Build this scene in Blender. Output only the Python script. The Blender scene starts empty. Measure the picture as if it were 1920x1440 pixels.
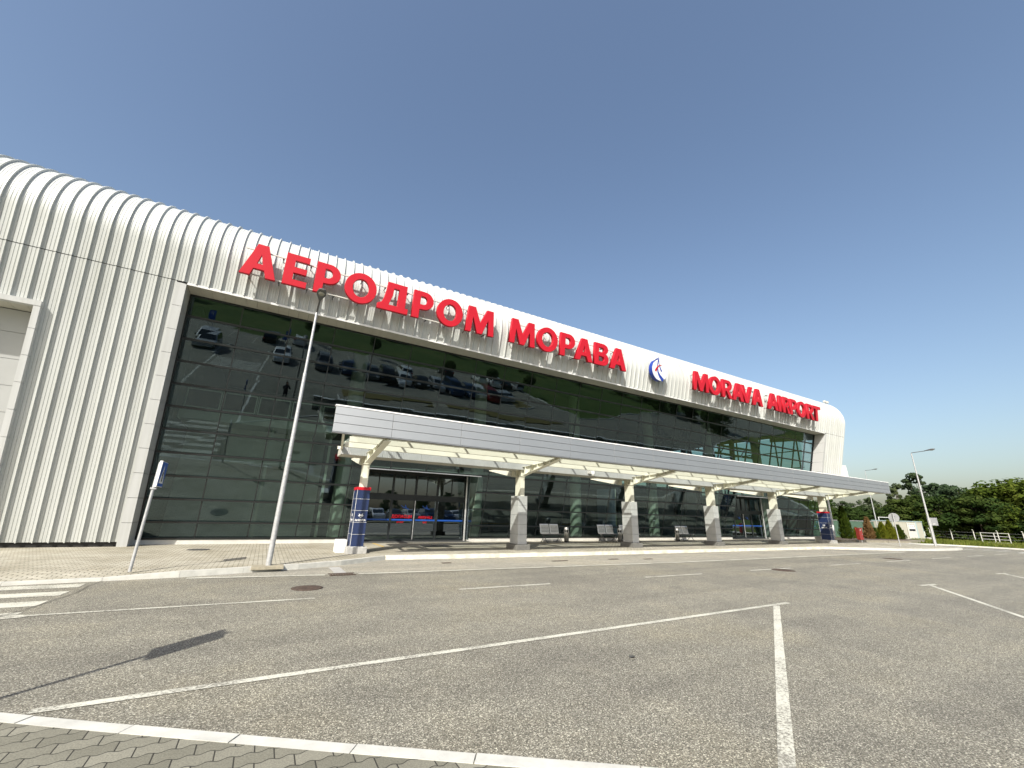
import bpy, bmesh, math, random
from mathutils import Vector, Matrix
random.seed(7)
R = math.radians
SC = bpy.context.scene
COL = SC.collection

# ------------------------------------------------------------------ helpers
def tag(o, label=None, cat=None, group=None, kind=None):
    if label: o['label'] = label
    if cat: o['category'] = cat
    if group: o['group'] = group
    if kind: o['kind'] = kind
    return o

def empty(name, loc=(0, 0, 0), rz=0.0, label=None, cat=None, group=None):
    o = bpy.data.objects.new(name, None)
    COL.objects.link(o)
    o.location = loc
    o.rotation_euler = (0, 0, rz)
    o.empty_display_size = 0.2
    return tag(o, label, cat, group)

def gz(x):
    return 0.0 if x < 40 else -0.013 * (min(x, 130.0) - 40)

class MB:
    def __init__(s):
        s.v = []; s.f = []; s.sm = []
    def add(s, verts, faces, smooth=False):
        b = len(s.v)
        s.v += [tuple(p) for p in verts]
        s.f += [tuple(b + i for i in f) for f in faces]
        s.sm += [smooth] * len(faces)
        return s
    def hexa(s, p):
        return s.add(p, [(0, 3, 2, 1), (4, 5, 6, 7), (0, 1, 5, 4), (1, 2, 6, 5), (2, 3, 7, 6), (3, 0, 4, 7)])
    def box(s, x0, x1, y0, y1, z0, z1):
        return s.hexa([(x0, y0, z0), (x1, y0, z0), (x1, y1, z0), (x0, y1, z0), (x0, y0, z1), (x1, y0, z1), (x1, y1, z1), (x0, y1, z1)])
    def bbox(s, x0, x1, y0, y1, z0, z1, b=0.02):
        bm = bmesh.new()
        bmesh.ops.create_cube(bm, size=1)
        for v in bm.verts:
            v.co = Vector(((x0 + x1) / 2 + v.co.x * (x1 - x0), (y0 + y1) / 2 + v.co.y * (y1 - y0), (z0 + z1) / 2 + v.co.z * (z1 - z0)))
        bmesh.ops.bevel(bm, geom=bm.edges[:], offset=b, segments=2, affect='EDGES', profile=0.5)
        bm.verts.index_update()
        s.add([v.co[:] for v in bm.verts], [[v.index for v in f.verts] for f in bm.faces])
        bm.free()
        return s
    def quad(s, a, b, c, d):
        return s.add([a, b, c, d], [(0, 1, 2, 3)])
    def prism(s, poly, vec):
        n = len(poly); vec = Vector(vec)
        top = [tuple(Vector(p) + vec) for p in poly]
        fs = [tuple(reversed(range(n))), tuple(range(n, 2 * n))] + [(i, (i + 1) % n, n + (i + 1) % n, n + i) for i in range(n)]
        return s.add(list(poly) + top, fs)
    def tube(s, p0, p1, r0, r1=None, n=10, cap=True):
        r1 = r0 if r1 is None else r1
        p0 = Vector(p0); p1 = Vector(p1)
        d = (p1 - p0).normalized()
        a = Vector((0, 0, 1)) if abs(d.z) < 0.9 else Vector((1, 0, 0))
        u = d.cross(a).normalized(); w = d.cross(u)
        vs = []
        for p, r in ((p0, r0), (p1, r1)):
            for i in range(n):
                t = 2 * math.pi * i / n
                vs.append(tuple(p + (u * math.cos(t) + w * math.sin(t)) * r))
        s.add(vs, [(i, n + i, n + (i + 1) % n, (i + 1) % n) for i in range(n)], True)
        if cap:
            s.add(vs, [tuple(range(n)), tuple(reversed(range(n, 2 * n)))])
        return s
    def path(s, pts, r, n=8):
        for a, b in zip(pts[:-1], pts[1:]):
            s.tube(a, b, r, r, n)
        return s
    def lathe(s, prof, n=16, c=(0, 0, 0)):
        vs = []
        for r, z in prof:
            for i in range(n):
                t = 2 * math.pi * i / n
                vs.append((c[0] + r * math.cos(t), c[1] + r * math.sin(t), c[2] + z))
        fs = []
        for k in range(len(prof) - 1):
            for i in range(n):
                fs.append((k * n + i, k * n + (i + 1) % n, (k + 1) * n + (i + 1) % n, (k + 1) * n + i))
        return s.add(vs, fs, True)
    def ball(s, c, rx, ry, rz, n=12, m=8):
        prof = []
        vs = []
        for j in range(m + 1):
            ph = math.pi * j / m
            for i in range(n):
                t = 2 * math.pi * i / n
                vs.append((c[0] + rx * math.sin(ph) * math.cos(t), c[1] + ry * math.sin(ph) * math.sin(t), c[2] - rz * math.cos(ph)))
        fs = [(j * n + i, j * n + (i + 1) % n, (j + 1) * n + (i + 1) % n, (j + 1) * n + i) for j in range(m) for i in range(n)]
        return s.add(vs, fs, True)
    def mesh(s, name, mat=None, merge=False):
        me = bpy.data.meshes.new(name)
        me.from_pydata(s.v, [], s.f)
        me.polygons.foreach_set('use_smooth', s.sm)
        if mat: me.materials.append(mat)
        if merge:
            bm = bmesh.new(); bm.from_mesh(me)
            bmesh.ops.remove_doubles(bm, verts=bm.verts, dist=1e-5)
            bm.to_mesh(me); bm.free()
        me.update()
        return me
    def build(s, name, mat, parent=None, merge=False, sharp=None):
        me = s.mesh(name, mat, merge)
        if sharp is not None:
            me.polygons.foreach_set('use_smooth', [True] * len(me.polygons))
            me.set_sharp_from_angle(angle=R(sharp))
        o = bpy.data.objects.new(name, me)
        COL.objects.link(o)
        if parent: o.parent = parent
        return o

def dup(root, loc, rz=None):
    r = root.copy(); COL.objects.link(r); r.location = loc
    if rz is not None: r.rotation_euler = (0, 0, rz)
    for ch in list(root.children):
        c = ch.copy(); COL.objects.link(c); c.parent = r
        for g in list(ch.children):
            d = g.copy(); COL.objects.link(d); d.parent = c
    return r

# ------------------------------------------------------------------ materials
def newmat(name):
    m = bpy.data.materials.new(name); m.use_nodes = True
    nt = m.node_tree; nt.nodes.clear()
    out = nt.nodes.new('ShaderNodeOutputMaterial')
    return m, nt, out

def N(nt, t, **kw):
    n = nt.nodes.new(t)
    for k, v in kw.items():
        if k in n.inputs: n.inputs[k].default_value = v
        else: setattr(n, k, v)
    return n

def pbsdf(nt, out, col=(.5, .5, .5), rough=.5, metal=0.0, spec=.5):
    b = N(nt, 'ShaderNodeBsdfPrincipled')
    b.inputs['Base Color'].default_value = (*col, 1)
    b.inputs['Roughness'].default_value = rough
    b.inputs['Metallic'].default_value = metal
    b.inputs['Specular IOR Level'].default_value = spec
    nt.links.new(b.outputs[0], out.inputs[0])
    return b

def ramp(nt, stops, fac=None):
    r = N(nt, 'ShaderNodeValToRGB')
    e = r.color_ramp.elements
    while len(e) < len(stops): e.new(0.5)
    for el, (p, c) in zip(e, stops):
        el.position = p; el.color = (*c, 1) if len(c) == 3 else c
    if fac is not None: nt.links.new(fac, r.inputs[0])
    return r

def mixc(nt, a, b, fac, mode='MIX'):
    m = N(nt, 'ShaderNodeMix', data_type='RGBA', blend_type=mode)
    for sock, v in ((m.inputs[0], fac), (m.inputs[6], a), (m.inputs[7], b)):
        if hasattr(v, 'links'): nt.links.new(v, sock)
        elif isinstance(v, (int, float)): sock.default_value = v
        else: sock.default_value = (*v, 1)
    return m.outputs[2]

def simple(name, col, rough=.5, metal=0.0, var=.12, scale=3.0, bump=0.0, bscale=60.0, spec=.5):
    """painted / plain surface with faint blotches and a little grain"""
    m, nt, out = newmat(name)
    b = pbsdf(nt, out, col, rough, metal, spec)
    tc = N(nt, 'ShaderNodeTexCoord')
    n1 = N(nt, 'ShaderNodeTexNoise', Scale=scale, Detail=6.0, Roughness=.6)
    nt.links.new(tc.outputs['Object'], n1.inputs['Vector'])
    lo = tuple(max(0, c * (1 - var)) for c in col); hi = tuple(min(1, c * (1 + var)) for c in col)
    r = ramp(nt, [(.3, lo), (.7, hi)], n1.outputs[0])
    nt.links.new(r.outputs[0], b.inputs['Base Color'])
    if bump:
        n2 = N(nt, 'ShaderNodeTexNoise', Scale=bscale, Detail=4.0)
        nt.links.new(tc.outputs['Object'], n2.inputs['Vector'])
        bp = N(nt, 'ShaderNodeBump', Strength=bump, Distance=.01)
        nt.links.new(n2.outputs[0], bp.inputs['Height'])
        nt.links.new(bp.outputs[0], b.inputs['Normal'])
    return m

def streaked(name, col, rough, amt=.10, metal=0.0):
    """painted sheet with faint rain streaks down its height, sheet-to-sheet tone and dust"""
    m, nt, out = newmat(name)
    b = pbsdf(nt, out, col, rough, metal)
    tc = N(nt, 'ShaderNodeTexCoord')
    mp = N(nt, 'ShaderNodeMapping'); mp.inputs['Scale'].default_value = (7.0, .5, .22)
    nt.links.new(tc.outputs['Object'], mp.inputs['Vector'])
    n1 = N(nt, 'ShaderNodeTexNoise', Scale=1.0, Detail=5.0, Roughness=.65); nt.links.new(mp.outputs[0], n1.inputs['Vector'])
    r1 = ramp(nt, [(.34, (1 - amt * 1.5, 1 - amt * 1.5, 1 - amt * 1.7)), (.56, (1, 1, 1))], n1.outputs[0])
    m2 = N(nt, 'ShaderNodeMapping'); m2.inputs['Scale'].default_value = (1 / .705, .01, .01)
    nt.links.new(tc.outputs['Object'], m2.inputs['Vector'])
    wn = N(nt, 'ShaderNodeTexVoronoi', Scale=1.0, Randomness=0.0); nt.links.new(m2.outputs[0], wn.inputs['Vector'])
    sc = N(nt, 'ShaderNodeSeparateColor'); nt.links.new(wn.outputs['Color'], sc.inputs[0])
    r2 = ramp(nt, [(0, (1 - amt * .55,) * 3), (1, (1 + amt * .25,) * 3)], sc.outputs[0])
    c = mixc(nt, mixc(nt, col, r1.outputs[0], .8, 'MULTIPLY'), r2.outputs[0], 1.0, 'MULTIPLY')
    n3 = N(nt, 'ShaderNodeTexNoise', Scale=.5, Detail=6.0); nt.links.new(tc.outputs['Object'], n3.inputs['Vector'])
    r3 = ramp(nt, [(.3, (1 - amt * .6, 1 - amt * .6, 1 - amt * .7)), (.6, (1, 1, 1))], n3.outputs[0])
    nt.links.new(mixc(nt, c, r3.outputs[0], 1.0, 'MULTIPLY'), b.inputs['Base Color'])
    return m

def m_asphalt(name, dark, mid, light, warm):
    m, nt, out = newmat(name)
    b = pbsdf(nt, out, mid, .85, 0, .3)
    tc = N(nt, 'ShaderNodeTexCoord')
    v = N(nt, 'ShaderNodeTexVoronoi', Scale=115.0, Randomness=1.0)
    nt.links.new(tc.outputs['Object'], v.inputs['Vector'])
    n0 = N(nt, 'ShaderNodeTexNoise', Scale=78.0, Detail=5.0, Roughness=.75)
    nt.links.new(tc.outputs['Object'], n0.inputs['Vector'])
    bw = N(nt, 'ShaderNodeSeparateColor'); nt.links.new(v.outputs['Color'], bw.inputs[0])
    stone = ramp(nt, [(.0, dark), (.42, mid), (.72, mid), (1.0, light)], bw.outputs[0])
    speck = ramp(nt, [(.36, (.38, .38, .38)), (.5, (1, 1, 1)), (.64, (1.75, 1.73, 1.65))], n0.outputs[0])
    c1 = mixc(nt, stone.outputs[0], speck.outputs[0], .85, 'MULTIPLY')
    big = N(nt, 'ShaderNodeTexNoise', Scale=.35, Detail=5.0, Roughness=.62)
    nt.links.new(tc.outputs['Object'], big.inputs['Vector'])
    rb = ramp(nt, [(.3, (.80, .80, .82)), (.5, (1, 1, 1)), (.72, warm)], big.outputs[0])
    c2 = mixc(nt, c1, rb.outputs[0], 1.0, 'MULTIPLY')
    mp = N(nt, 'ShaderNodeMapping'); mp.inputs['Scale'].default_value = (.05, 1.3, 1)
    nt.links.new(tc.outputs['Object'], mp.inputs['Vector'])
    tr = N(nt, 'ShaderNodeTexNoise', Scale=1.0, Detail=4.0)
    nt.links.new(mp.outputs[0], tr.inputs['Vector'])
    rt = ramp(nt, [(.35, (.86, .86, .86)), (.6, (1.06, 1.06, 1.05))], tr.outputs[0])
    c3 = mixc(nt, c2, rt.outputs[0], .8, 'MULTIPLY')
    dr = N(nt, 'ShaderNodeTexVoronoi', Scale=.55, Randomness=1.0)          # oil drips and old patches
    nt.links.new(tc.outputs['Object'], dr.inputs['Vector'])
    rd = ramp(nt, [(.05, (.55, .55, .56)), (.11, (.86, .86, .86)), (.17, (1, 1, 1))], dr.outputs['Distance'])
    mk_ = N(nt, 'ShaderNodeTexNoise', Scale=.23, Detail=2.0)
    nt.links.new(tc.outputs['Object'], mk_.inputs['Vector'])
    rm = ramp(nt, [(.52, (0, 0, 0)), (.62, (1, 1, 1))], mk_.outputs[0])
    c3 = mixc(nt, c3, mixc(nt, c3, rd.outputs[0], 1.0, 'MULTIPLY'), rm.outputs[0])
    md = N(nt, 'ShaderNodeTexNoise', Scale=1.7, Detail=6.0, Roughness=.7)
    nt.links.new(tc.outputs['Object'], md.inputs['Vector'])
    re_ = ramp(nt, [(.32, (.89, .89, .89)), (.5, (1, 1, 1)), (.68, (1.09, 1.08, 1.06))], md.outputs[0])
    c3 = mixc(nt, c3, re_.outputs[0], .9, 'MULTIPLY')
    nt.links.new(c3, b.inputs['Base Color'])
    bp = N(nt, 'ShaderNodeBump', Strength=.7, Distance=.006)
    nt.links.new(n0.outputs[0], bp.inputs['Height'])
    nt.links.new(bp.outputs[0], b.inputs['Normal'])
    return m

def m_brick(name, c1, c2, mortar, bw, rh, msize, wave=0.0, stain=None, rot=0.0, offset=.5):
    m, nt, out = newmat(name)
    b = pbsdf(nt, out, c1, .85, 0, .25)
    tc = N(nt, 'ShaderNodeTexCoord')
    src = tc.outputs['Object']
    if rot:
        mp = N(nt, 'ShaderNodeMapping'); mp.inputs['Rotation'].default_value = (0, 0, rot)
        nt.links.new(src, mp.inputs['Vector']); src = mp.outputs[0]
    if wave:
        sp = N(nt, 'ShaderNodeSeparateXYZ'); nt.links.new(src, sp.inputs[0])
        mu = N(nt, 'ShaderNodeMath', operation='MULTIPLY'); mu.inputs[1].default_value = 2 * math.pi / bw * 2
        nt.links.new(sp.outputs[0], mu.inputs[0])
        si = N(nt, 'ShaderNodeMath', operation='SINE'); nt.links.new(mu.outputs[0], si.inputs[0])
        ma = N(nt, 'ShaderNodeMath', operation='MULTIPLY_ADD'); ma.inputs[1].default_value = wave
        nt.links.new(si.outputs[0], ma.inputs[0]); nt.links.new(sp.outputs[1], ma.inputs[2])
        cb = N(nt, 'ShaderNodeCombineXYZ'); nt.links.new(sp.outputs[0], cb.inputs[0]); nt.links.new(ma.outputs[0], cb.inputs[1])
        src = cb.outputs[0]
    br = N(nt, 'ShaderNodeTexBrick', offset=offset, squash=1.0)
    br.inputs['Scale'].default_value = 1.0
    br.inputs['Color1'].default_value = (*c1, 1); br.inputs['Color2'].default_value = (*c2, 1)
    br.inputs['Mortar'].default_value = (*mortar, 1)
    br.inputs['Brick Width'].default_value = bw; br.inputs['Row Height'].default_value = rh
    br.inputs['Mortar Size'].default_value = msize; br.inputs['Mortar Smooth'].default_value = .2
    nt.links.new(src, br.inputs['Vector'])
    n0 = N(nt, 'ShaderNodeTexNoise', Scale=90.0, Detail=5.0, Roughness=.7)
    nt.links.new(tc.outputs['Object'], n0.inputs['Vector'])
    sp2 = ramp(nt, [(.34, (.7, .7, .7)), (.66, (1.28, 1.28, 1.26))], n0.outputs[0])
    c = mixc(nt, br.outputs['Color'], sp2.outputs[0], .8, 'MULTIPLY')
    n1 = N(nt, 'ShaderNodeTexNoise', Scale=.7, Detail=6.0, Roughness=.65)
    nt.links.new(tc.outputs['Object'], n1.inputs['Vector'])
    st = ramp(nt, [(.32, stain or (.8, .8, .78)), (.6, (1.05, 1.05, 1.04))], n1.outputs[0])
    c = mixc(nt, c, st.outputs[0], 1.0, 'MULTIPLY')
    nt.links.new(c, b.inputs['Base Color'])
    ad = N(nt, 'ShaderNodeMath', operation='MULTIPLY_ADD'); ad.inputs[1].default_value = -1.0
    nt.links.new(br.outputs['Fac'], ad.inputs[0])
    sc = N(nt, 'ShaderNodeMath', operation='MULTIPLY'); sc.inputs[1].default_value = .35
    nt.links.new(n0.outputs[0], sc.inputs[0]); nt.links.new(sc.outputs[0], ad.inputs[2])
    bp = N(nt, 'ShaderNodeBump', Strength=.6, Distance=.008)
    nt.links.new(ad.outputs[0], bp.inputs['Height']); nt.links.new(bp.outputs[0], b.inputs['Normal'])
    return m

def m_paint(name, col, wear, under, scale=30.0, thr=.42):
    """road paint, worn through to the asphalt in places"""
    m, nt, out = newmat(name)
    b = pbsdf(nt, out, col, .7, 0, .3)
    tc = N(nt, 'ShaderNodeTexCoord')
    n = N(nt, 'ShaderNodeTexNoise', Scale=scale, Detail=8.0, Roughness=.8)
    nt.links.new(tc.outputs['Object'], n.inputs['Vector'])
    n2 = N(nt, 'ShaderNodeTexNoise', Scale=1.6, Detail=3.0)
    nt.links.new(tc.outputs['Object'], n2.inputs['Vector'])
    ad = N(nt, 'ShaderNodeMath', operation='MULTIPLY_ADD'); ad.inputs[1].default_value = .35
    nt.links.new(n2.outputs[0], ad.inputs[0]); nt.links.new(n.outputs[0], ad.inputs[2])
    dirty = tuple(c * .82 for c in col)
    r = ramp(nt, [(thr + .10, under), (thr + .16, dirty), (thr + .32, col)], ad.outputs[0])
    nt.links.new(r.outputs[0], b.inputs['Base Color'])
    return m

def m_glass(name, tint, ior, gloss=(.9, .97, .97), rough=0.0):
    """coated panes: part mirror, part tinted see-through"""
    m, nt, out = newmat(name)
    fr = N(nt, 'ShaderNodeFresnel')
    ge = N(nt, 'ShaderNodeNewGeometry')
    io = N(nt, 'ShaderNodeMapRange'); io.inputs[3].default_value = ior; io.inputs[4].default_value = 1.0 / ior   # same reflectance from both sides of the pane
    nt.links.new(ge.outputs['Backfacing'], io.inputs[0]); nt.links.new(io.outputs[0], fr.inputs[0])
    tr = N(nt, 'ShaderNodeBsdfTransparent'); tr.inputs[0].default_value = (*tint, 1)
    gl = N(nt, 'ShaderNodeBsdfGlossy', Roughness=rough); gl.inputs[0].default_value = (*gloss, 1)
    tc = N(nt, 'ShaderNodeTexCoord')
    n = N(nt, 'ShaderNodeTexNoise', Scale=1.1, Detail=1.0)
    nt.links.new(tc.outputs['Object'], n.inputs['Vector'])
    bp = N(nt, 'ShaderNodeBump', Strength=.10, Distance=.012)
    nt.links.new(n.outputs[0], bp.inputs['Height'])
    nt.links.new(bp.outputs[0], gl.inputs['Normal'])
    mx = N(nt, 'ShaderNodeMixShader')
    nt.links.new(fr.outputs[0], mx.inputs[0]); nt.links.new(tr.outputs[0], mx.inputs[1]); nt.links.new(gl.outputs[0], mx.inputs[2])
    nt.links.new(mx.outputs[0], out.inputs[0])
    return m

def m_leaf(name, c0, c1, c2, scale=.5, trans=.3):
    m, nt, out = newmat(name)
    b = N(nt, 'ShaderNodeBsdfDiffuse'); t = N(nt, 'ShaderNodeBsdfTranslucent')
    tc = N(nt, 'ShaderNodeTexCoord'); oi = N(nt, 'ShaderNodeObjectInfo')
    va = N(nt, 'ShaderNodeVectorMath', operation='ADD')
    nt.links.new(tc.outputs['Object'], va.inputs[0]); nt.links.new(oi.outputs['Location'], va.inputs[1])
    n = N(nt, 'ShaderNodeTexNoise', Scale=scale, Detail=5.0, Roughness=.7)
    nt.links.new(va.outputs[0], n.inputs['Vector'])
    r = ramp(nt, [(.3, c0), (.5, c1), (.72, c2)], n.outputs[0])
    tint = ramp(nt, [(0, (.8, .9, .85)), (1, (1.2, 1.1, .9))], oi.outputs['Random'])
    c = mixc(nt, r.outputs[0], tint.outputs[0], 1.0, 'MULTIPLY')
    nt.links.new(c, b.inputs[0]); nt.links.new(c, t.inputs[0])
    mx = N(nt, 'ShaderNodeMixShader'); mx.inputs[0].default_value = trans
    nt.links.new(b.outputs[0], mx.inputs[1]); nt.links.new(t.outputs[0], mx.inputs[2])
    nt.links.new(mx.outputs[0], out.inputs[0])
    return m

def m_grass(name, a, b_, c):
    m, nt, out = newmat(name)
    b = pbsdf(nt, out, a, .95, 0, .1)
    tc = N(nt, 'ShaderNodeTexCoord')
    n = N(nt, 'ShaderNodeTexNoise', Scale=.12, Detail=8.0, Roughness=.7)
    nt.links.new(tc.outputs['Object'], n.inputs['Vector'])
    r = ramp(nt, [(.3, a), (.52, b_), (.7, c)], n.outputs[0])
    n2 = N(nt, 'ShaderNodeTexNoise', Scale=9.0, Detail=5.0, Roughness=.8)
    nt.links.new(tc.outputs['Object'], n2.inputs['Vector'])
    r2 = ramp(nt, [(.3, (.55, .55, .55)), (.7, (1.4, 1.4, 1.3))], n2.outputs[0])
    nt.links.new(mixc(nt, r.outputs[0], r2.outputs[0], .9, 'MULTIPLY'), b.inputs['Base Color'])
    bp = N(nt, 'ShaderNodeBump', Strength=1.0, Distance=.05)
    nt.links.new(n2.outputs[0], bp.inputs['Height']); nt.links.new(bp.outputs[0], b.inputs['Normal'])
    return m

M = {}
M['asphalt'] = m_asphalt('asphalt', (.066, .061, .049), (.182, .172, .139), (.50, .48, .40), (1.14, 1.11, 1.03))
M['layby'] = m_asphalt('layby_asphalt', (.16, .152, .128), (.275, .262, .22), (.46, .44, .38), (1.14, 1.1, 1.02))
M['paver'] = m_brick('paver', (.155, .149, .118), (.245, .235, .19), (.042, .040, .034), .225, .135, .0045, wave=.011)
M['walk'] = m_brick('sidewalk_brick', (.38, .358, .295), (.48, .452, .375), (.10, .092, .072), .21, .105, .009, stain=(.74, .72, .66))
M['kerb'] = simple('kerb_concrete', (.49, .485, .44), .8, var=.14, scale=5, bump=.25, bscale=70)
M['kerb_yellow'] = simple('kerb_painted', (.60, .575, .47), .75, var=.30, scale=3.5, bump=.25)
M['line'] = m_paint('road_paint', (.60, .59, .50), .5, (.19, .18, .15), 40, .50)
M['line_worn'] = m_paint('road_paint_worn', (.60, .59, .51), .5, (.22, .21, .18), 24, .52)
M['yellow'] = m_paint('yellow_paint', (.62, .40, .07), .5, (.4, .37, .3), 20, .44)
M['clad'] = streaked('cladding_paint', (.53, .545, .53), .42, .09)
M['panel'] = streaked('panel_paint', (.54, .55, .545), .42, .08)
M['panel_grey'] = simple('niche_panel_paint', (.40, .41, .405), .5, 0, var=.05, scale=1.0)  # grey niche wall panels, darker than the reveal panels
M['soffit'] = simple('soffit_paint', (.50, .49, .43), .5, 0, var=.06)
M['silver'] = simple('silver_cladding', (.475, .49, .50), .62, .97, var=.03, scale=.8, bump=.03, bscale=200)
M['silver_dark'] = simple('silver_edge', (.30, .31, .33), .4, .4)
M['coping'] = simple('white_coping', (.80, .80, .79), .35)
M['cream'] = simple('cream_steel', (.72, .71, .60), .45, 0, var=.05, scale=2)
M['corr'] = simple('perforated_panel', (.46, .47, .46), .5, .2, var=.06)
M['dark'] = simple('dark_frame', (.014, .017, .018), .35)
M['joint'] = simple('black_joint', (.02, .02, .02), .8)
M['alu'] = simple('aluminium', (.55, .56, .56), .35, .7)
M['steel'] = simple('brushed_steel', (.52, .51, .48), .33, .85, var=.1, scale=12)
M['galv'] = simple('galvanised_steel', (.42, .425, .425), .5, .35, var=.16, scale=14, bump=.08, bscale=40)
M['lamp_dark'] = simple('lamp_housing', (.10, .10, .10), .45)
M['lamp_glass'] = simple('lamp_lens', (.32, .31, .26), .15)
M['red'] = simple('letter_red', (.47, .009, .022), .5, 0, var=.05, scale=2, spec=.3)
M['blue_logo'] = simple('logo_blue', (.015, .045, .30), .4)
M['white'] = simple('white_paint', (.72, .72, .71), .4)
M['white_dull'] = simple('white_dull', (.52, .51, .47), .7, var=.12)
M['navy'] = simple('navy_panel', (.018, .031, .088), .35, 0, var=.06)
M['band_blue'] = simple('door_band_blue', (.01, .07, .32), .4)
M['stone'] = simple('stone_panel', (.42, .425, .415), .55, 0, var=.10, scale=2.5, bump=.05)
M['concrete'] = simple('concrete', (.36, .355, .335), .85, 0, var=.22, scale=6, bump=.25)
M['concrete_warm'] = simple('concrete_warm', (.30, .27, .20), .85, 0, var=.25, scale=6, bump=.25)
M['concrete_dark'] = simple('concrete_dark', (.135, .133, .122), .85, 0, var=.2, scale=6, bump=.2)
M['iron'] = simple('rusty_iron', (.078, .055, .042), .8, .2, var=.5, scale=18, bump=.3)
M['iron_dark'] = simple('dark_iron', (.09, .088, .08), .7, .3, var=.3, scale=12)
M['rubber'] = simple('black_mat', (.018, .018, .018), .9)
M['glass'] = m_glass('facade_glass', (.37, .47, .44), 2.08, (.62, .80, .88))
M['glass_door'] = m_glass('door_glass', (.36, .42, .41), 2.5, (.74, .88, 1.0))
M['glass_end'] = m_glass('end_glass', (.66, .80, .78), 1.45)
M['glass_roof'] = m_glass('canopy_glass', (.80, .84, .83), 1.45)
M['pale_green'] = simple('pale_green_paint', (.60, .60, .50), .6, 0, var=.06)
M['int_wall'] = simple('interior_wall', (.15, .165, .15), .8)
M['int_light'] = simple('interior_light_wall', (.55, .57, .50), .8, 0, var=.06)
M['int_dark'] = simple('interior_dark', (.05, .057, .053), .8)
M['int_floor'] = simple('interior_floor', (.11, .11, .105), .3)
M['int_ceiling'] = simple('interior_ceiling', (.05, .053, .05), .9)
M['leaf_a'] = m_leaf('leaf_mid', (.018, .034, .011), (.040, .064, .019), (.085, .112, .036), .45)
M['leaf_b'] = m_leaf('leaf_bluish', (.028, .044, .024), (.056, .080, .042), (.10, .125, .068), .45)
M['leaf_c'] = m_leaf('leaf_bright', (.026, .046, .010), (.062, .092, .018), (.12, .145, .034), .5)
M['conifer'] = m_leaf('conifer_green', (.016, .030, .006), (.038, .060, .010), (.08, .10, .018), 3.0, .15)
M['conifer_y'] = m_leaf('conifer_yellow', (.06, .08, .010), (.14, .15, .018), (.24, .22, .03), 3.0, .2)
M['conifer_b'] = m_leaf('conifer_brown', (.10, .058, .028), (.19, .115, .055), (.28, .19, .10), 3.0, .2)
M['bark'] = simple('bark', (.075, .058, .042), .9, 0, var=.3, scale=8, bump=.4)
M['grass'] = m_grass('grass', (.070, .095, .022), (.115, .135, .035), (.20, .185, .07))
M['grass_field'] = m_grass('grass_field', (.045, .075, .020), (.070, .105, .028), (.12, .13, .045))
M['grass_dry'] = m_grass('grass_dry', (.13, .11, .045), (.17, .14, .06), (.11, .11, .04))
M['blade'] = m_leaf('grass_blade', (.06, .085, .018), (.12, .15, .035), (.24, .22, .08), .6, .3)
M['soil'] = simple('soil', (.085, .060, .040), .95, 0, var=.4, scale=8, bump=.5)
M['bed_stone'] = simple('bed_stone', (.26, .235, .18), .9, 0, var=.3, scale=7, bump=.4)
M['green_metal'] = simple('green_metal', (.048, .095, .066), .5, 0, var=.1, scale=2)
M['booth'] = simple('booth_wall', (.40, .385, .325), .6, 0, var=.06)
M['booth_trim'] = simple('booth_trim', (.33, .42, .43), .5)
M['hydrant_red'] = simple('hydrant_red', (.60, .085, .07), .5, 0, var=.1)
M['hydrant_blue'] = simple('hydrant_blue', (.04, .12, .35), .5)
M['sign_blue'] = simple('sign_blue', (.015, .09, .38), .4)
M['sign_back'] = simple('sign_back', (.36, .37, .38), .5, .3)
M['paper'] = simple('paper', (.7, .7, .68), .7)
M['tyre'] = simple('tyre', (.02, .02, .02), .8)
M['car_glass'] = simple('car_glass', (.02, .025, .03), .05, 0, spec=.8)
M['headlight'] = simple('headlight', (.6, .62, .65), .1)
M['taillight'] = simple('taillight', (.35, .01, .01), .2)
M['skin'] = simple('skin', (.45, .27, .19), .6)
M['cloth_dark'] = simple('cloth_dark', (.03, .032, .04), .9)
M['cloth_grey'] = simple('cloth_grey', (.07, .075, .09), .9)
M['hair'] = simple('hair', (.03, .02, .015), .7)
PAINTS = {k: simple('car_' + k, c, .25, .3, var=.02) for k, c in dict(white=(.72, .72, .70), silver=(.42, .43, .44), black=(.015, .015, .017), grey=(.12, .125, .13), blue=(.02, .045, .11), red=(.20, .018, .018)).items()}

# ------------------------------------------------------------------ ground
def sheet(name, poly, off, mat, label=None, kind='structure', thick=0.0, parent=None, hole_cut=None):
    bm = bmesh.new()
    vs = [bm.verts.new((p[0], p[1], 0)) for p in poly]
    f = bm.faces.new(vs)
    bm.normal_update()
    bm.normal_update()
    bm.faces.ensure_lookup_table()
    if bm.faces[0].normal.z < 0:
        bmesh.ops.reverse_faces(bm, faces=bm.faces[:])
    for x in (40, 55, 70, 85, 100, 130):
        bmesh.ops.bisect_plane(bm, geom=bm.verts[:] + bm.edges[:] + bm.faces[:], plane_co=(x, 0, 0), plane_no=(1, 0, 0), dist=1e-5)
    if thick:
        ext = bmesh.ops.extrude_face_region(bm, geom=bm.faces[:])
        down = [v for v in ext['geom'] if isinstance(v, bmesh.types.BMVert)]
        # the extruded copy becomes the top
        for v in bm.verts:
            v.co.z = gz(v.co.x) + off - thick
        for v in down:
            v.co.z = gz(v.co.x) + off
        bmesh.ops.recalc_face_normals(bm, faces=bm.faces[:])
    else:
        for v in bm.verts: v.co.z = gz(v.co.x) + off
    me = bpy.data.meshes.new(name); bm.to_mesh(me); bm.free()
    me.materials.append(mat)
    o = bpy.data.objects.new(name, me); COL.objects.link(o)
    if parent: o.parent = parent
    if kind: o['kind'] = kind
    return o

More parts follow.
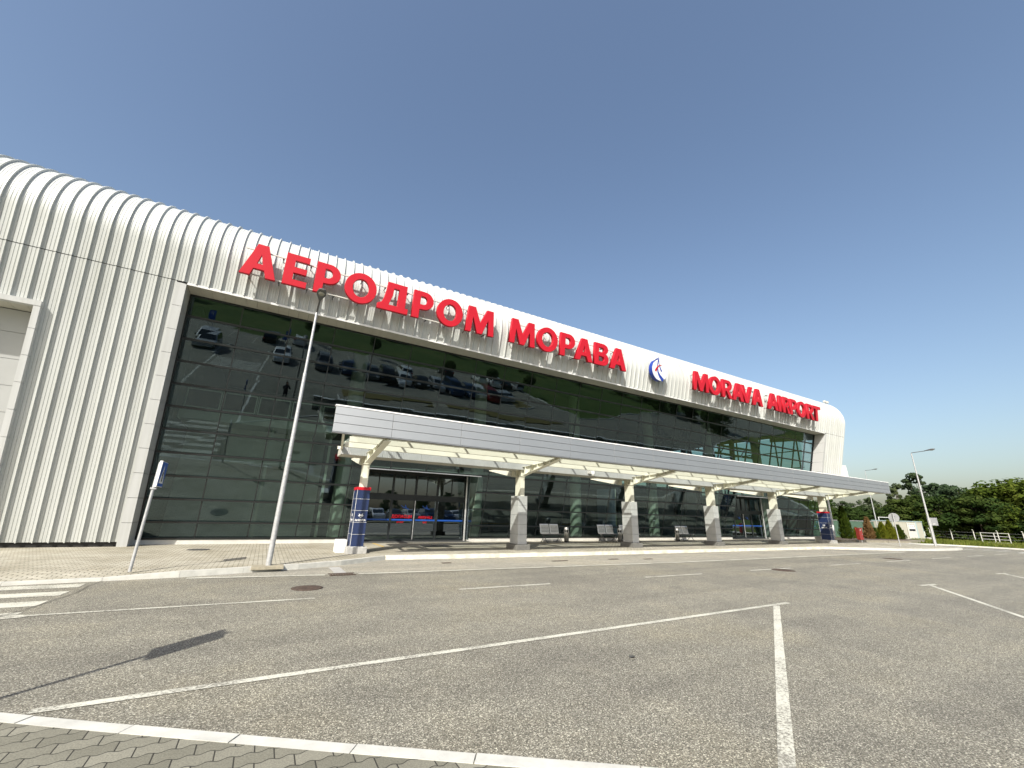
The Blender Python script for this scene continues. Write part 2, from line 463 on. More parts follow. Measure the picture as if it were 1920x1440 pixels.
def stripe(mb, a, b, w, off=.006):
    """a painted line from a to b, following the ground"""
    a = Vector((a[0], a[1])); b = Vector((b[0], b[1]))
    d = (b - a); n = Vector((-d.y, d.x)).normalized() * w / 2
    k = max(1, int(d.length / 4))
    for i in range(k):
        p = a + d * i / k; q = a + d * (i + 1) / k
        mb.quad((p.x - n.x, p.y - n.y, gz(p.x) + off), (q.x - n.x, q.y - n.y, gz(q.x) + off), (q.x + n.x, q.y + n.y, gz(q.x) + off), (p.x + n.x, p.y + n.y, gz(p.x) + off))

def kerbstones(name, pts, w, z0, z1, mat, seg=.9, side=1, gap=.006):
    """kerb laid stone by stone along a polyline; side=+1 puts the width to the left of travel"""
    mb = MB()
    P = [Vector((p[0], p[1])) for p in pts]
    nrm = []
    for i in range(len(P)):
        t = Vector((0, 0))
        if i > 0: t += (P[i] - P[i - 1]).normalized()
        if i < len(P) - 1: t += (P[i + 1] - P[i]).normalized()
        t.normalize(); nrm.append(Vector((-t.y, t.x)) * side)
    for i in range(len(P) - 1):
        L = (P[i + 1] - P[i]).length; k = max(1, round(L / seg))
        for j in range(k):
            ta = j / k + gap / L / 2; tb = (j + 1) / k - gap / L / 2
            a = P[i].lerp(P[i + 1], ta); b = P[i].lerp(P[i + 1], tb)
            na = nrm[i].lerp(nrm[i + 1], ta); nb = nrm[i].lerp(nrm[i + 1], tb)
            dz = random.uniform(-.003, .003)
            g0, g1 = gz(a.x), gz(b.x)
            if callable(z1): ta_, tb_ = z1(a.x), z1(b.x)
            else: ta_ = tb_ = z1
            c = .012
            lo = [a, b, b + nb * w, a + na * w]
            hi = [a + na * c, b + nb * c, b + nb * w, a + na * w]
            zs = [g0, g1, g1, g0]
            mb.hexa([(p.x, p.y, z + z0) for p, z in zip(lo, zs)] + [(p.x, p.y, z + t_ + dz) for p, z, t_ in zip(hi, zs, [ta_, tb_, tb_, ta_])])
    o = mb.build(name, mat)
    o['kind'] = 'structure'
    return o

# terrain out to the horizon
mb = MB()
xs = [-900, -300, -80, 0, 40, 55, 70, 85, 100, 130, 300, 900]
ys = [-900, -300, -120, -60, -34, 0, 16, 30, 60, 150, 900]
nx = len(xs)
mb.add([(x, y, gz(x) - .06) for y in ys for x in xs],
       [(j * nx + i, j * nx + i + 1, (j + 1) * nx + i + 1, (j + 1) * nx + i) for j in range(len(ys) - 1) for i in range(nx - 1)])
tag(mb.build('ground', M['grass_field']), kind='structure')

ROADPOLY = [(-80, 13.4), (44, 14.5), (49.6, 15.6), (53, 14.7), (54.5, 12.5), (55, 9), (57, 2), (62, -5), (75, -14), (110, -30), (200, -66), (200, -90), (110, -50), (75, -33), (58, -24), (49, -16.5), (40.3, -14.2), (37.5, -18), (36, -34), (-80, -34)]
sheet('road', ROADPOLY, 0.0, M['asphalt'])
# lay-by: paler, patched strip between kerb and white line
LAYBY = [(-1.2, 11.98), (.1, 11.78), (1.72, 11.57), (5.92, 11.34), (13.33, 10.92), (25.8, 10.77), (33.0, 10.62), (34.2, 10.95), (31.1, 12.5), (29.5, 13.3), (14.4, 13.65), (7.3, 13.95), (3.62, 14.2), (2.16, 13.25), (1.05, 12.75), (-.17, 12.43)]
sheet('road_layby', LAYBY, .004, M['layby'])

# the pavement in front of the terminal
KERB_L = [(-14, 11.55), (-6, 11.82), (-3.97, 11.93), (-2.59, 12.02), (-1.35, 12.12), (-.17, 12.40), (1.05, 12.72), (2.16, 13.2), (3.62, 14.15)]
KERB_M = [(3.62, 14.15), (7.28, 13.92), (14.41, 13.63), (22, 13.45), (29.5, 13.25), (31.1, 12.6)]
KERB_R = [(31.1, 12.6), (34, 11.25), (37.3, 10.45), (40.5, 10.3), (43, 10.65), (44.5, 11.6), (45.4, 13.0), (46.6, 14.5), (49.6, 15.4)]
def zk(x): return .058 if x < -2.7 else (.126 if x > -1.3 else .058 + .068 * (x + 2.7) / 1.4)
inner = [(p[0], p[1] + .95) for p in KERB_L[:5]] + [(p[0] + .0, p[1] + .12) for p in KERB_L[4:] + KERB_M[1:] + KERB_R[1:5]] + [(44.3, 11.7), (45.2, 13.05), (46.5, 14.6), (49.6, 15.5)]
sheet('pavement', inner + [(50, 24), (46, 24), (-14, 24)], .12, M['walk'], thick=.3)
rp = MB()                                            # paving ramps down to the dropped kerb at the crossing
xs_ = [-14 + .5 * i for i in range(26)] + [-1.35]
def yk(x):
    for a, b in zip(KERB_L[:-1], KERB_L[1:]):
        if a[0] <= x <= b[0]: return a[1] + (b[1] - a[1]) * (x - a[0]) / (b[0] - a[0])
for a, b in zip(xs_[:-1], xs_[1:]):
    rp.quad((a, yk(a) + .1, zk(a) - .006), (b, yk(b) + .1, zk(b) - .006), (b, yk(b) + .955, .1195), (a, yk(a) + .955, .1195))
tag(rp.build('pavement_ramp', M['walk']), kind='structure')
kerbstones('kerb', KERB_L, .15, -.1, zk, M['kerb'], .95)
kerbstones('kerb', KERB_M, .20, -.1, .128, M['kerb_yellow'], 1.0)
kerbstones('kerb', KERB_R, .18, -.1, .126, M['kerb'], .8)
GK = [(49.6, 15.4), (53, 14.6), (54.5, 12.5), (55, 9), (57, 2), (62, -5), (75, -14), (110, -30)]
kerbstones('kerb', GK, .2, -.1, .10, M['kerb'], 1.2)
sheet('verge', [(p[0] + .18, p[1] + .08) for p in GK] + [(200, -64), (200, 90), (46, 90), (46, 30), (50, 24)], .05, M['grass'])

# paved island where the photographer stands
ISL = [(-2.6, 5.89), (-1.45, 5.08), (-1.2, 4.9), (-.53, 4.42), (.14, 3.95), (.84, 3.46), (1.52, 2.99), (2.4, 2.38), (4.4, .98), (4.4, -6.2)]
kerbstones('kerb', [(-2.6, -6.2), (-2.6, 5.89)][::-1] and [(-2.62, -6.2), (-2.62, 5.8)], .17, -.1, .05, M['kerb'], .82, side=-1)
kerbstones('kerb', ISL[:-1], .125, -.1, .05, M['kerb'], .82, side=-1, gap=.01)
kerbstones('kerb', [(4.4, .98), (4.4, -6.2)], .17, -.1, .05, M['kerb'], .82, side=-1)
sheet('pavement_island', [(-2.5, -6.2), (-2.5, 5.70), (-1.5, 5.00), (2.34, 2.31), (4.28, .96), (4.28, -6.2)], .046, M['paver'], thick=.12)
# low kerb islands and dry grass strips seen in the panes
sheet('verge_dry', [(4.8, -6.0), (14.5, -7.2), (14.5, -8.3), (4.8, -8.6)], .09, M['grass_dry'], thick=.15)
sheet('verge_dry', [(16.2, -7.0), (26, -5.6), (33, -7.6), (33, -8.3), (16.2, -8.2)], .09, M['grass_dry'], thick=.15)
sheet('pavement_crossing', [(14.5, -8.2), (16.2, -8.1), (16.2, -7.1), (14.5, -7.1)], .02, M['walk'])
isl2 = [(28.6, -13.0), (31.0, -13.9), (32.3, -15.0), (31.6, -16.4), (29.4, -16.6), (28.6, -16)]
sheet('verge_dry', isl2, .09, M['grass_dry'], thick=.15)
kerbstones('kerb', isl2[:4], .18, -.1, .12, M['kerb'], .9)
kerbstones('kerb', [(36, -34), (37.5, -18), (40.3, -14.2), (49, -16.5), (58, -24), (75, -33), (110, -50)], .2, -.1, .12, M['kerb'], 1.2, side=-1)

# ---- painted markings
mk = MB(); mw = MB()
WL = [(-1.19, 11.90), (.11, 11.72), (1.55, 11.51)]
for a, b in zip(WL[:-1], WL[1:]): stripe(mk, a, b, .13, .009)
WL = [(2.3, 11.44), (5.92, 11.27), (13.33, 10.85), (25.8, 10.70), (33.0, 10.56)]
for a, b in zip(WL[:-1], WL[1:]): stripe(mk, a, b, .13, .009)
for x in (3.83, 9.24, 13.96, 18.94, 23.74, 28.67, 33.46, 37.9, 42.4):           # centre dashes
    stripe(mw, (x, 8.72 - (x - 3.8) * .018), (x + 2.3, 8.68 - (x - 1.5) * .018), .10)
stripe(mk, (-2.75, 8.95), (1.07, 8.81), .085)                                     # long centre dash by the crossing
mk.add([(-3.3, 8.80, .007), (-2.65, 8.82, .007), (-2.55, 8.93, .007), (-2.7, 9.03, .007), (-3.3, 9.06, .007)], [(0, 1, 2, 3, 4)])
for y in (11.56, 10.72, 9.86, 9.02, 8.2, 7.4, 6.6):                              # zebra bars
    stripe(mk, (-8.0, y + .05), (-2.75, y), .42, .005)
stripe(mk, (-1.30, 5.13), (9.48, 5.10), .10)                                     # long parking line
stripe(mk, (8.95, 5.04), (1.9, 1.18), .105)
for x in (16.2, 23.1, 30.0):
    stripe(mk, (x - .42, 4.95), (x + .42, 4.86), .10)
    stripe(mk, (x, 4.85), (x - 4.6, 1.95), .10)
for a, b in [((43.4, 10.85), (45.4, 10.7)), ((45.6, 10.4), (48.1, 10.2)), ((45.5, 9.55), (48.6, 9.55)), ((44.4, 8.3), (46.5, 8.4))]:
    stripe(mw, a, b, .3, .006)
# car park behind: lane edges, bays, zebra between the islands
stripe(mk, (-7.2, -1), (-7.2, -22.4), .16); stripe(mk, (-2.75, -6.4), (-2.75, -21.5), .16)
for y in [-8.8 - .62 * i for i in range(8)]: stripe(mk, (-6.9, y), (-2.95, y), .34, .005)
stripe(mk, (2.2, -13.9), (28.5, -13.0), .11); stripe(mk, (2, -18.6), (28.5, -18.2), .11)
for x in range(3, 29): 
    if x % 3 != 2: continue
    stripe(mw, (x, -13.9), (x, -18.5), .1)
for x in range(-8, 38, 3): stripe(mw, (x, -26.4), (x, -31.2), .1)
stripe(mk, (-10, -26.3), (38, -26.3), .1); stripe(mk, (-10, -31.3), (36, -31.3), .12)
for x in (-12, 3, 9, 15, 21, 27): stripe(mw, (x, -10.9), (x + 2.4, -10.9), .1)
ck = MB(); pc = [(-2.58, 12.0), (-2.62, 11.4), (-2.60, 10.7), (-2.70, 9.9), (-2.82, 9.2), (-3.1, 8.2)]
for a, b in zip(pc[:-1], pc[1:]): stripe(ck, a, b, .011, .0115)
tag(ck.build('road_joint', M['joint']), kind='structure')
tag(mk.build('road_marking', M['line']), kind='structure')
tag(mw.build('road_marking', M['line_worn']), kind='structure')
ym = MB(); stripe(ym, (4.3, 19.5), (4.32, 17.3), .09, .124); stripe(ym, (9.4, 17.9), (20, 17.9), .08, .124)
tag(ym.build('pavement_marking', M['yellow']), kind='structure')

# ------------------------------------------------------------------ terminal building
SL = -.2535                      # the front leans out as it rises
def YF(z, off=0.0): return 18.78 + SL * (z - .12) + off
def leanbox(mb, x0, x1, z0, z1, o0, o1):
    return mb.hexa([(x0, YF(z0, o0), z0), (x1, YF(z0, o0), z0), (x1, YF(z0, o1), z0), (x0, YF(z0, o1), z0),
                    (x0, YF(z1, o0), z1), (x1, YF(z1, o0), z1), (x1, YF(z1, o1), z1), (x0, YF(z1, o1), z1)])
def leanquad(mb, x0, x1, z0, z1, o, j=0.0):
    a, b, c, d = [random.uniform(-j, j) for _ in range(4)]
    return mb.quad((x0, YF(z0, o + a), z0), (x1, YF(z0, o + b), z0), (x1, YF(z1, o + c), z1), (x0, YF(z1, o + d), z1))
GO = .82                         # glass set back from the cladding face

T = empty('terminal_building', (0, 0, 0), 0, 'long white ribbed airport terminal with leaning dark glass front and rounded roof edge', 'airport terminal')

PIT = .3525; X0RIB = -3.79
PROF = [(0, 0), (.004, .066), (.030, .070), (.036, 0), (.112, 0), (.117, -.010), (.124, -.010), (.129, 0), (.196, 0), (.201, -.010), (.208, -.010), (.213, 0), (.28, 0), (.285, -.010), (.292, -.010), (.297, 0)]
def clad(name, xa, xb, path, mat):
    k0 = math.floor((xa - X0RIB) / PIT) - 1; k1 = math.ceil((xb - X0RIB) / PIT) + 1
    pts = []
    for k in range(k0, k1):
        for dx, h in PROF:
            x = X0RIB + k * PIT + dx
            if xa < x < xb: pts.append((x, h))
    pts = [(xa, 0)] + pts + [(xb, 0)]
    nr = []
    for i in range(len(path)):
        t = Vector((0, 0))
        if i > 0: t += (Vector(path[i]) - Vector(path[i - 1])).normalized()
        if i < len(path) - 1: t += (Vector(path[i + 1]) - Vector(path[i])).normalized()
        t.normalize(); nr.append((-t.y, t.x))          # outward: to the left of travel (up the wall -> -Y)
    vs = []
    for (y, z), (ny, nz) in zip(path, nr):
        for x, h in pts: vs.append((x, y + ny * h, z + nz * h))
    n = len(pts)
    mb = MB()
    mb.add(vs, [(j * n + i, j * n + i + 1, (j + 1) * n + i + 1, (j + 1) * n + i) for j in range(len(path) - 1) for i in range(n - 1)])
    return mb.build(name, mat, T, sharp=25)

def wallpath(z0, z1): return [(YF(z0), z0), (YF(z1), z1)]
SEAM = 8.85
cy, cz, cr = 18.14, 10.32, 1.87
arc = []
for i in range(23):
    a = R(194.2 - i * (194.2 - 84) / 22)
    arc.append((cy + cr * math.cos(a), cz + cr * math.sin(a)))
roofpath = [(YF(SEAM + .012), SEAM + .012)] + arc + [(24, 12.55), (34, 12.9), (46, 12.2)]
clad('roof_cladding', -14, 44.1, roofpath, M['clad'])
XE = 44.1
clad('wall_cladding', -14, -6.92, wallpath(7.25, SEAM - .012), M['clad'])
clad('wall_cladding', -6.92, -3.955, wallpath(.27, SEAM - .012), M['clad'])
clad('wall_cladding', 40.80, XE, wallpath(3.95, SEAM - .012), M['clad'])
mb = MB()                                             # dark backing behind the seam, dark foot gap
leanbox(mb, -14, XE, SEAM - .05, SEAM + .05, .03, .10)
leanbox(mb, -7.0, -3.97, .12, .3, .05, .2)
mb.build('seam_backing', M['joint'], T)
# end wall and back
mb = MB()
mb.box(-14, -13.9, 19.8, 46, 0, 12); mb.box(-14, 44.1, 45.9, 46.1, 0, 12.2)
mb.build('back_wall', M['panel'], T)
mb = MB()
prof = [(YF(4.0, .01), 4.0), (YF(SEAM, .01), SEAM)] + [(y + .02, z - .02) for y, z in arc] + [(23, 12.4), (23, 9.2), (18.6, 8.9), (19.2, 4.0)]
mb.prism([(XE - .02, y, z) for y, z in prof], (-.06, 0, 0))
mb.build('end_wall', M['clad'], T)
mb = MB(); mb.hexa([(44.11, 16.95, 4.1), (44.45, 16.95, 4.1), (44.45, 17.8, 4.1), (44.11, 17.8, 4.1), (44.11, 16.98, 6.4), (44.30, 16.98, 6.4), (44.30, 17.6, 6.4), (44.11, 17.6, 6.4)])
mb.build('end_pier', M['white'], T)

# reveals either side of the glass, in 0.79 m panels
def reveal(x0, x1, zs):
    mb = MB()
    for a, b in zip(zs[:-1], zs[1:]): leanbox(mb, x0, x1, a + .006, b - .006, -.03, GO + .04)
    mb.build('reveal_panel', M['panel'], T)
    mb = MB(); leanbox(mb, x0 + .02, x1 - .02, zs[0], zs[-1], .0, GO)
    mb.build('reveal_backing', M['joint'], T)
ZL = [.10, .87, 1.66, 2.455, 3.25, 4.045, 4.84, 5.635, 6.43, 7.225, 8.02, 8.80]
reveal(-3.95, -3.68, ZL)
reveal(40.59, 40.80, [3.9] + ZL[5:])
# soffit over the glass: metal strips, white drip edge
mb = MB(); x = -3.68
while x < 40.59:
    x2 = min(x + PIT, 40.59)
    mb.hexa([(x + .004, YF(8.80, .01), 8.80), (x2 - .004, YF(8.80, .01), 8.80), (x2 - .004, YF(8.80, GO + .1), 8.80), (x + .004, YF(8.80, GO + .1), 8.80),
             (x + .004, YF(8.80, .01), 8.836), (x2 - .004, YF(8.80, .01), 8.836), (x2 - .004, YF(8.80, GO + .1), 8.836), (x + .004, YF(8.80, GO + .1), 8.836)])
    x = x2
mb.build('soffit', M['soffit'], T)
mb = MB(); leanbox(mb, -3.66, 40.57, 8.772, 8.842, -.045, .008)
mb.build('drip_edge', M['coping'], T)
mb = MB(); leanbox(mb, -3.66, 40.57, 8.84, 8.90, .1, GO + .3)
mb.build('soffit_backing', M['joint'], T)

# service niche at the far left
mb = MB()
zz = [.12] + ZL[1:9] + [7.10]
for a, b in zip(zz[:-1], zz[1:]): leanbox(mb, -7.07, -6.92, a + .006, b - .006, -.17, .80)
leanbox(mb, -14, -6.92, 7.11, 7.26, -.17, .02)
fr = mb.build('niche_frame', M['panel'], T)
mb = MB()
x = -14.0
while x < -7.1:
    mb.hexa([(x + .006, YF(7.12, .03), 7.12), (min(x + .42, -7.08) - .006, YF(7.12, .03), 7.12), (min(x + .42, -7.08) - .006, YF(7.12, .8), 7.12), (x + .006, YF(7.12, .8), 7.12),
             (x + .006, YF(7.12, .03), 7.18), (min(x + .42, -7.08) - .006, YF(7.12, .03), 7.18), (min(x + .42, -7.08) - .006, YF(7.12, .8), 7.18), (x + .006, YF(7.12, .8), 7.18)])
    x += .42
mb.build('niche_soffit', M['soffit'], T)
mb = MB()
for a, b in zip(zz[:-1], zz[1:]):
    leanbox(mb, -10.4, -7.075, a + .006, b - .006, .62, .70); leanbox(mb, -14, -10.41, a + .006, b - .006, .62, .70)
mb.build('niche_panel', M['panel_grey'], T)
mb = MB(); leanbox(mb, -14, -7.08, .12, 7.2, .66, .8); mb.build('niche_backing', M['joint'], T)

# ---- curtain wall
XV = [-3.66] + [-2.02 + 1.65 * k for k in range(26)] + [40.57]
XLOW = [x for x in XV if x < 40] + [40.7, 41.86, 43.3]
ENT = [(3.65, 8.98), (30.25, 35.58)]
ZTOP = 8.785
glass = MB(); VERT = {}
for r in range(len(ZL) - 1):
    z0 = .31 if r == 0 else ZL[r]; z1 = ZTOP if r == len(ZL) - 2 else ZL[r + 1]
    cols = XLOW if r < 4 else XV
    if r < 4:
        br = sorted(set(cols + [e for p in ENT for e in p]))
    else: br = cols
    for a, b in zip(br[:-1], br[1:]):
        if r < 4 and any(p[0] - .01 <= a and b <= p[1] + .01 for p in ENT): continue
        leanquad(glass, a, b, z0, z1, GO, .0022)
    for x in cols:
        if r < 4 and any(p[0] - .05 < x < p[1] + .05 for p in ENT): continue
        leanbox(VERT.setdefault(x, MB()), x - .018, x + .018, z0, z1, GO - .006, GO + .10)
    # transom caps
    spans = [(br[0], br[-1])]
    if r < 4: spans = [(-3.66, ENT[0][0]), (ENT[0][1], ENT[1][0]), (ENT[1][1], 43.3)]
    for a, b in spans: leanbox(MB(), a, b, z0 - .034, z0 + .034, GO - .07, GO + .10).build('transom', M['dark'], T)
leanbox(MB(), -3.66, 40.57, ZTOP - .05, ZTOP + .01, GO - .05, GO + .08).build('transom', M['dark'], T)
for p in ENT:
    leanbox(MB(), p[0], p[1], 3.225, 3.28, GO - .06, GO + .1).build('transom', M['dark'], T)
leanbox(MB(), -3.672, -3.63, .3, ZTOP, GO - .05, GO + .1).build('jamb', M['dark'], T)
leanbox(MB(), 40.55, 40.586, 3.9, ZTOP, GO - .05, GO + .1).build('jamb', M['dark'], T)
glass.build('glazing', M['glass'], T)
for x, v in VERT.items(): v.build('mullion', M['dark'], T)
mb = MB()
for a, b in [(-3.68, ENT[0][0]), (ENT[0][1], ENT[1][0]), (ENT[1][1], 43.4)]:
    mb = MB()
    n = max(1, round((b - a) / 1.65))
    for i in range(n):
        xa = a + (b - a) * i / n; xb = a + (b - a) * (i + 1) / n
        mb.box(xa, xb - .006, YF(.12, GO - .09), YF(.12, GO + .25), .0, .285); mb.box(xb - .0059, xb - .0001, YF(.12, GO - .08), YF(.12, GO + .2), .0, .28)
    mb.build('plinth', M['white_dull'], T)

# ---- text
def text_mesh(body, size, ext=.002, off=.0):
    cu = bpy.data.curves.new('text', 'FONT')
    cu.body = body; cu.size = size; cu.extrude = ext; cu.offset = off; cu.align_x = 'CENTER'; cu.align_y = 'CENTER'
    ob = bpy.data.objects.new('text', cu); COL.objects.link(ob)
    dg = bpy.context.evaluated_depsgraph_get(); dg.update()
    me = bpy.data.meshes.new_from_object(ob.evaluated_get(dg))
    bpy.data.objects.remove(ob); bpy.data.curves.remove(cu)
    return me
def text(name, body, size, loc, mat, parent, rot=(math.pi / 2, 0, 0), ext=.002, off=.0, sx=1.0):
    me = text_mesh(body, size, ext, off); me.materials.clear(); me.materials.append(mat)
    o = bpy.data.objects.new(name, me); COL.objects.link(o); o.location = loc; o.rotation_euler = rot; o.scale = (sx, 1, 1)
    o.parent = parent
    return o

# ---- recessed entrances
def entrance(x0, x1, words):
    e = empty('entrance', (0, 0, 0)); e.parent = T
    YD = 20.16; zt = 3.25
    fr = MB(); gl = MB(); al = MB()
    posts = [x0 + .12, x0 + 1.5, x0 + 2.62, x0 + 3.74, x1 - .1]
    for x in posts[:-1]: fr.box(x - .045, x + .045, YD - .05, YD + .05, .12, zt)
    for z, h in ((1.95, .27), (3.14, .16), (.12, .09)): fr.box(x0, x1 - .05, YD - .045, YD + .045, z, z + h)
    fr.box(x0 + .12, x0 + 1.5, YD - .03, YD + .03, 2.22, 2.24)
    for i in (0, 1, 2, 3):
        xm = (posts[i] + posts[i + 1]) / 2
        fr.box(xm - .02, xm + .02, YD - .02, YD + .02, 2.22, 3.14)
    fr.build('door_frame', M['dark'], e)
    for a, b in zip(posts[:-1], posts[1:]):
        gl.quad((a, YD, .2), (b, YD, .2), (b, YD, 1.96), (a, YD, 1.96))
        gl.quad((a, YD, 2.22), (b, YD, 2.22), (b, YD, 3.14), (a, YD, 3.14))
    gl.build('door_glass', M['glass_door'], e)
    MB().tube((x1 - .06, YD - .12, .12), (x1 - .06, YD - .12, zt), .055, None, 14).build('post', M['alu'], e)
    MB().tube((x0 + 2.62, YD - .075, .2), (x0 + 2.62, YD - .075, 1.95), .02, None, 8).build('door_handle', M['alu'], e)
    n = 6
    for i in range(n):
        a = x0 + (x1 - x0 + .12) * i / n; b = x0 + (x1 - x0 + .12) * (i + 1) / n
        al.box(a + .006, b - .006, 18.72, 18.80, 3.19, 3.225)
    al.build('head_strip', M['alu'], e)
    so = MB(); so.box(x0, x1, 18.82, YD + .1, 3.29, 3.33); so.build('entrance_soffit', M['soffit'], e)
    for x in (x0 + .002, x1 - .002):
        sg = MB(); sg.add([(x, YD, .2), (x, YD, 3.28), (x, YF(3.28, GO + .05), 3.28), (x, YF(.2, GO + .05), .2)], [(0, 1, 2, 3)])
        sg.build('side_glass', M['glass_door'], e)
    bb = MB(); bb.box(x0 + .14, x1 - .16, YD - .008, YD - .003, 1.03, 1.10); bb.build('door_band', M['band_blue'], e)
    for w, xx, zz_, s in words: text('lettering', w, s, (xx, YD - .012, zz_), M['red'], e, off=.002)
    for xx in (x0 + 2.15, x0 + 3.2):
        pl = MB(); o = Vector((xx, YD - .012, 1.62))      # small plane marks on the door glass
        P = [(-.20, .10), (-.17, .12), (-.08, .04), (.02, .03), (.0, .14), (.03, .14), (.10, .0), (.20, -.05), (.21, -.08), (.02, -.03), (-.06, -.01), (-.12, .03)]
        pl.prism([(o.x + a, o.y, o.z + b) for a, b in P], (0, .004, 0))
        pl.build('plane_mark', M['band_blue'], e)
    th = MB(); th.box(x0, x1, 19.2, YD + .1, .0, .128); th.build('threshold', M['iron_dark'], e)
    return e
e1 = entrance(3.65, 8.98, [('ДОЛАСЦИ', 5.70, 1.21, .19), ('ARRIVALS', 6.85, 1.19, .165), ('ИЗЛАЗ', 5.65, .955, .10), ('EXIT', 6.85, .955, .10)])
e2 = entrance(30.25, 35.58, [])

# ---- what the glass lets one see of the inside
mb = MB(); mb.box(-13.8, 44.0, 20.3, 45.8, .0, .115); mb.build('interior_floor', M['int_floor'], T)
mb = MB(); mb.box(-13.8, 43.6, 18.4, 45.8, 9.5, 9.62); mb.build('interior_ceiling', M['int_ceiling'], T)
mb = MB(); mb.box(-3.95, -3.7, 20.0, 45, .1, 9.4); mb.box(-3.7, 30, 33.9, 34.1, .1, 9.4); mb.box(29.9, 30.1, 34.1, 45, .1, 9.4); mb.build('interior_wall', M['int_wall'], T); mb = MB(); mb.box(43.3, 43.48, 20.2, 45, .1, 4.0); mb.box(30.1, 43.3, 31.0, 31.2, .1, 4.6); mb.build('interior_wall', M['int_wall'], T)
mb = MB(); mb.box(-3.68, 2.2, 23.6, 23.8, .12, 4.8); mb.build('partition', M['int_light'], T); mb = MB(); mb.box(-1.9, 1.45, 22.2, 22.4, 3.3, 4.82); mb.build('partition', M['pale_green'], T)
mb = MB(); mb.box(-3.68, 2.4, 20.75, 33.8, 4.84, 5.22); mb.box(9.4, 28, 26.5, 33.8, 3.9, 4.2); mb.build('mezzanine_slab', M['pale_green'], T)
mb = MB()
for x in (-.25, 2.2): mb.box(x - .05, x + .05, 21.2, 21.32, .12, 4.84)
mb.box(-.25, 2.2, 21.2, 21.32, 2.5, 2.6)
mb.build('door_post', M['pale_green'], T)
rl = MB(); x = -3.62
while x < 2.2:
    xa, xb = x + .05, x + 1.22
    for s in (xa, xb): rl.box(s - .022, s + .022, 20.78, 20.82, 5.32, 6.12)
    for z in (5.34, 6.10): rl.box(xa + .022, xb - .022, 20.78, 20.82, z - .022, z + .022)
    rl.box(xb + .05, xb + .075, 20.79, 20.815, 5.22, 6.2)
    x += 1.3
rl.box(-3.62, 2.3, 20.76, 20.84, 6.2, 6.25)
rl.build('balcony_railing', M['cream'], T)
for i in range(6):
    mb = MB(); mb.lathe([(.37, .11), (.37, 9.5)], 24, (3.12 + 7.25 * i, 22.0, 0)); c = mb.build('interior_column', M['pale_green'], T)
st = MB()
for i in range(14): st.box(12.6 - .3 * i, 12.95 - .3 * i, 27, 29, .3 + .19 * i, .49 + .19 * i)
st.build('staircase', M['int_wall'], T)
ct = MB()
for a in (11, 15.5, 20): ct.bbox(a, a + 3.2, 29.5, 30.4, .12, 1.2, .03)
ct.build('counter', M['int_dark'], T)
# glazed end bay with raking steel
eg = MB(); eg.quad((43.62, 20.0, .3), (43.62, 44, .3), (43.62, 44, 9.4), (43.62, 20.0, 9.4)); eg.build('end_glazing', M['glass_end'], T)
es = MB()
for y in (20.3, 22.3, 24.3, 26.3, 28.3, 30.3, 33, 36, 39, 42): es.box(43.5, 43.6, y - .05, y + .05, .1, 9.5)
for z in (1.6, 3.2, 4.8, 6.4, 8.0): es.box(43.5, 43.6, 20, 44, z - .04, z + .04)
for x in (31.5, 35.2, 38.9):
    es.tube((x, 24.5, .1), (x + .9, 24.5, 9.5), .16, .26, 10); es.tube((x + 1.8, 26.5, .1), (x + .2, 26.5, 9.5), .16, .26, 10)
for z in (7.6, 8.4): es.box(28, 43.5, 24.3, 24.5, z - .09, z + .09)
for i in range(9): es.tube((29 + 1.7 * i, 24.4, 7.6), (29.85 + 1.7 * i, 24.4, 8.4), .05, None, 6)
es.build('steel_truss', M['dark'], T)

# ------------------------------------------------------------------ canopy
CX = [2.875 + 6.449 * i for i in range(6)]
CAN = empty('entrance_canopy', (0, 0, 0), 0, 'long canopy with silver panelled fascia and cream steel beams before the glass front', 'canopy')
FY = 12.40; FX0, FX1 = 1.28, 38.40; FZ0, FZ1 = 3.615, 4.385
JX = [FX0] + [2.94 + 2.264 * k for k in range(16)] + [FX1]
mb = MB()
rows = [FZ0, FZ0 + .25, FZ0 + .50, FZ1 - .03]
for a, b in zip(JX[:-1], JX[1:]):
    for z0, z1 in zip(rows[:-1], rows[1:]):
        mb.bbox(a + .005, b - .005, FY, FY + .05, z0 + .006, z1 - .006, .004)
mb.build('fascia', M['silver'], CAN)
mb = MB(); mb.box(FX0 + .01, FX1 - .01, FY + .045, FY + .10, FZ0 + .004, FZ1 - .02)
mb.box(FX0 + .01, FX1 - .01, FY + .012, FY + .20, FZ0 - .022, FZ0 + .003)
mb.build('fascia_backing', M['silver_dark'], CAN)
mb = MB(); mb.bbox(FX0 - .015, FX1 + .015, FY - .015, FY + .16, FZ1 - .03, FZ1 + .012, .006); mb.build('coping', M['coping'], CAN)
def purlin(y, z0, z1, x0=1.9, x1=38.0):
    MB().prism([(x0, y, z0), (x0, y, z1), (x0, y + .11, z1), (x0, y + .11, z1 - .012), (x0, y + .012, z1 - .012), (x0, y + .012, z0 + .012), (x0, y + .11, z0 + .012), (x0, y + .11, z0)], (x1 - x0, 0, 0)).build('purlin', M['cream'], CAN)
purlin(12.72, 3.60, 3.70); purlin(13.3, 3.50, 3.662); purlin(14.2, 3.45, 3.612); purlin(15.84, 3.56, 3.66)
for x, k in ((1.58, .33), (38.02, .0)): MB().hexa([(x, 12.62, 3.60), (x + .07, 12.62, 3.60), (x + k + .07, 15.06, 3.46), (x + k, 15.06, 3.46), (x, 12.62, 3.69), (x + .07, 12.62, 3.69), (x + k + .07, 15.06, 3.62), (x + k, 15.06, 3.62)]).build('end_rafter', M['cream'], CAN)
mb = MB(); x = 1.93
while x < 37.9:
    mb.box(x + .004, min(x + 1.42, 38) - .004, 15.08, 15.13, 3.305, 3.56); x += 1.42
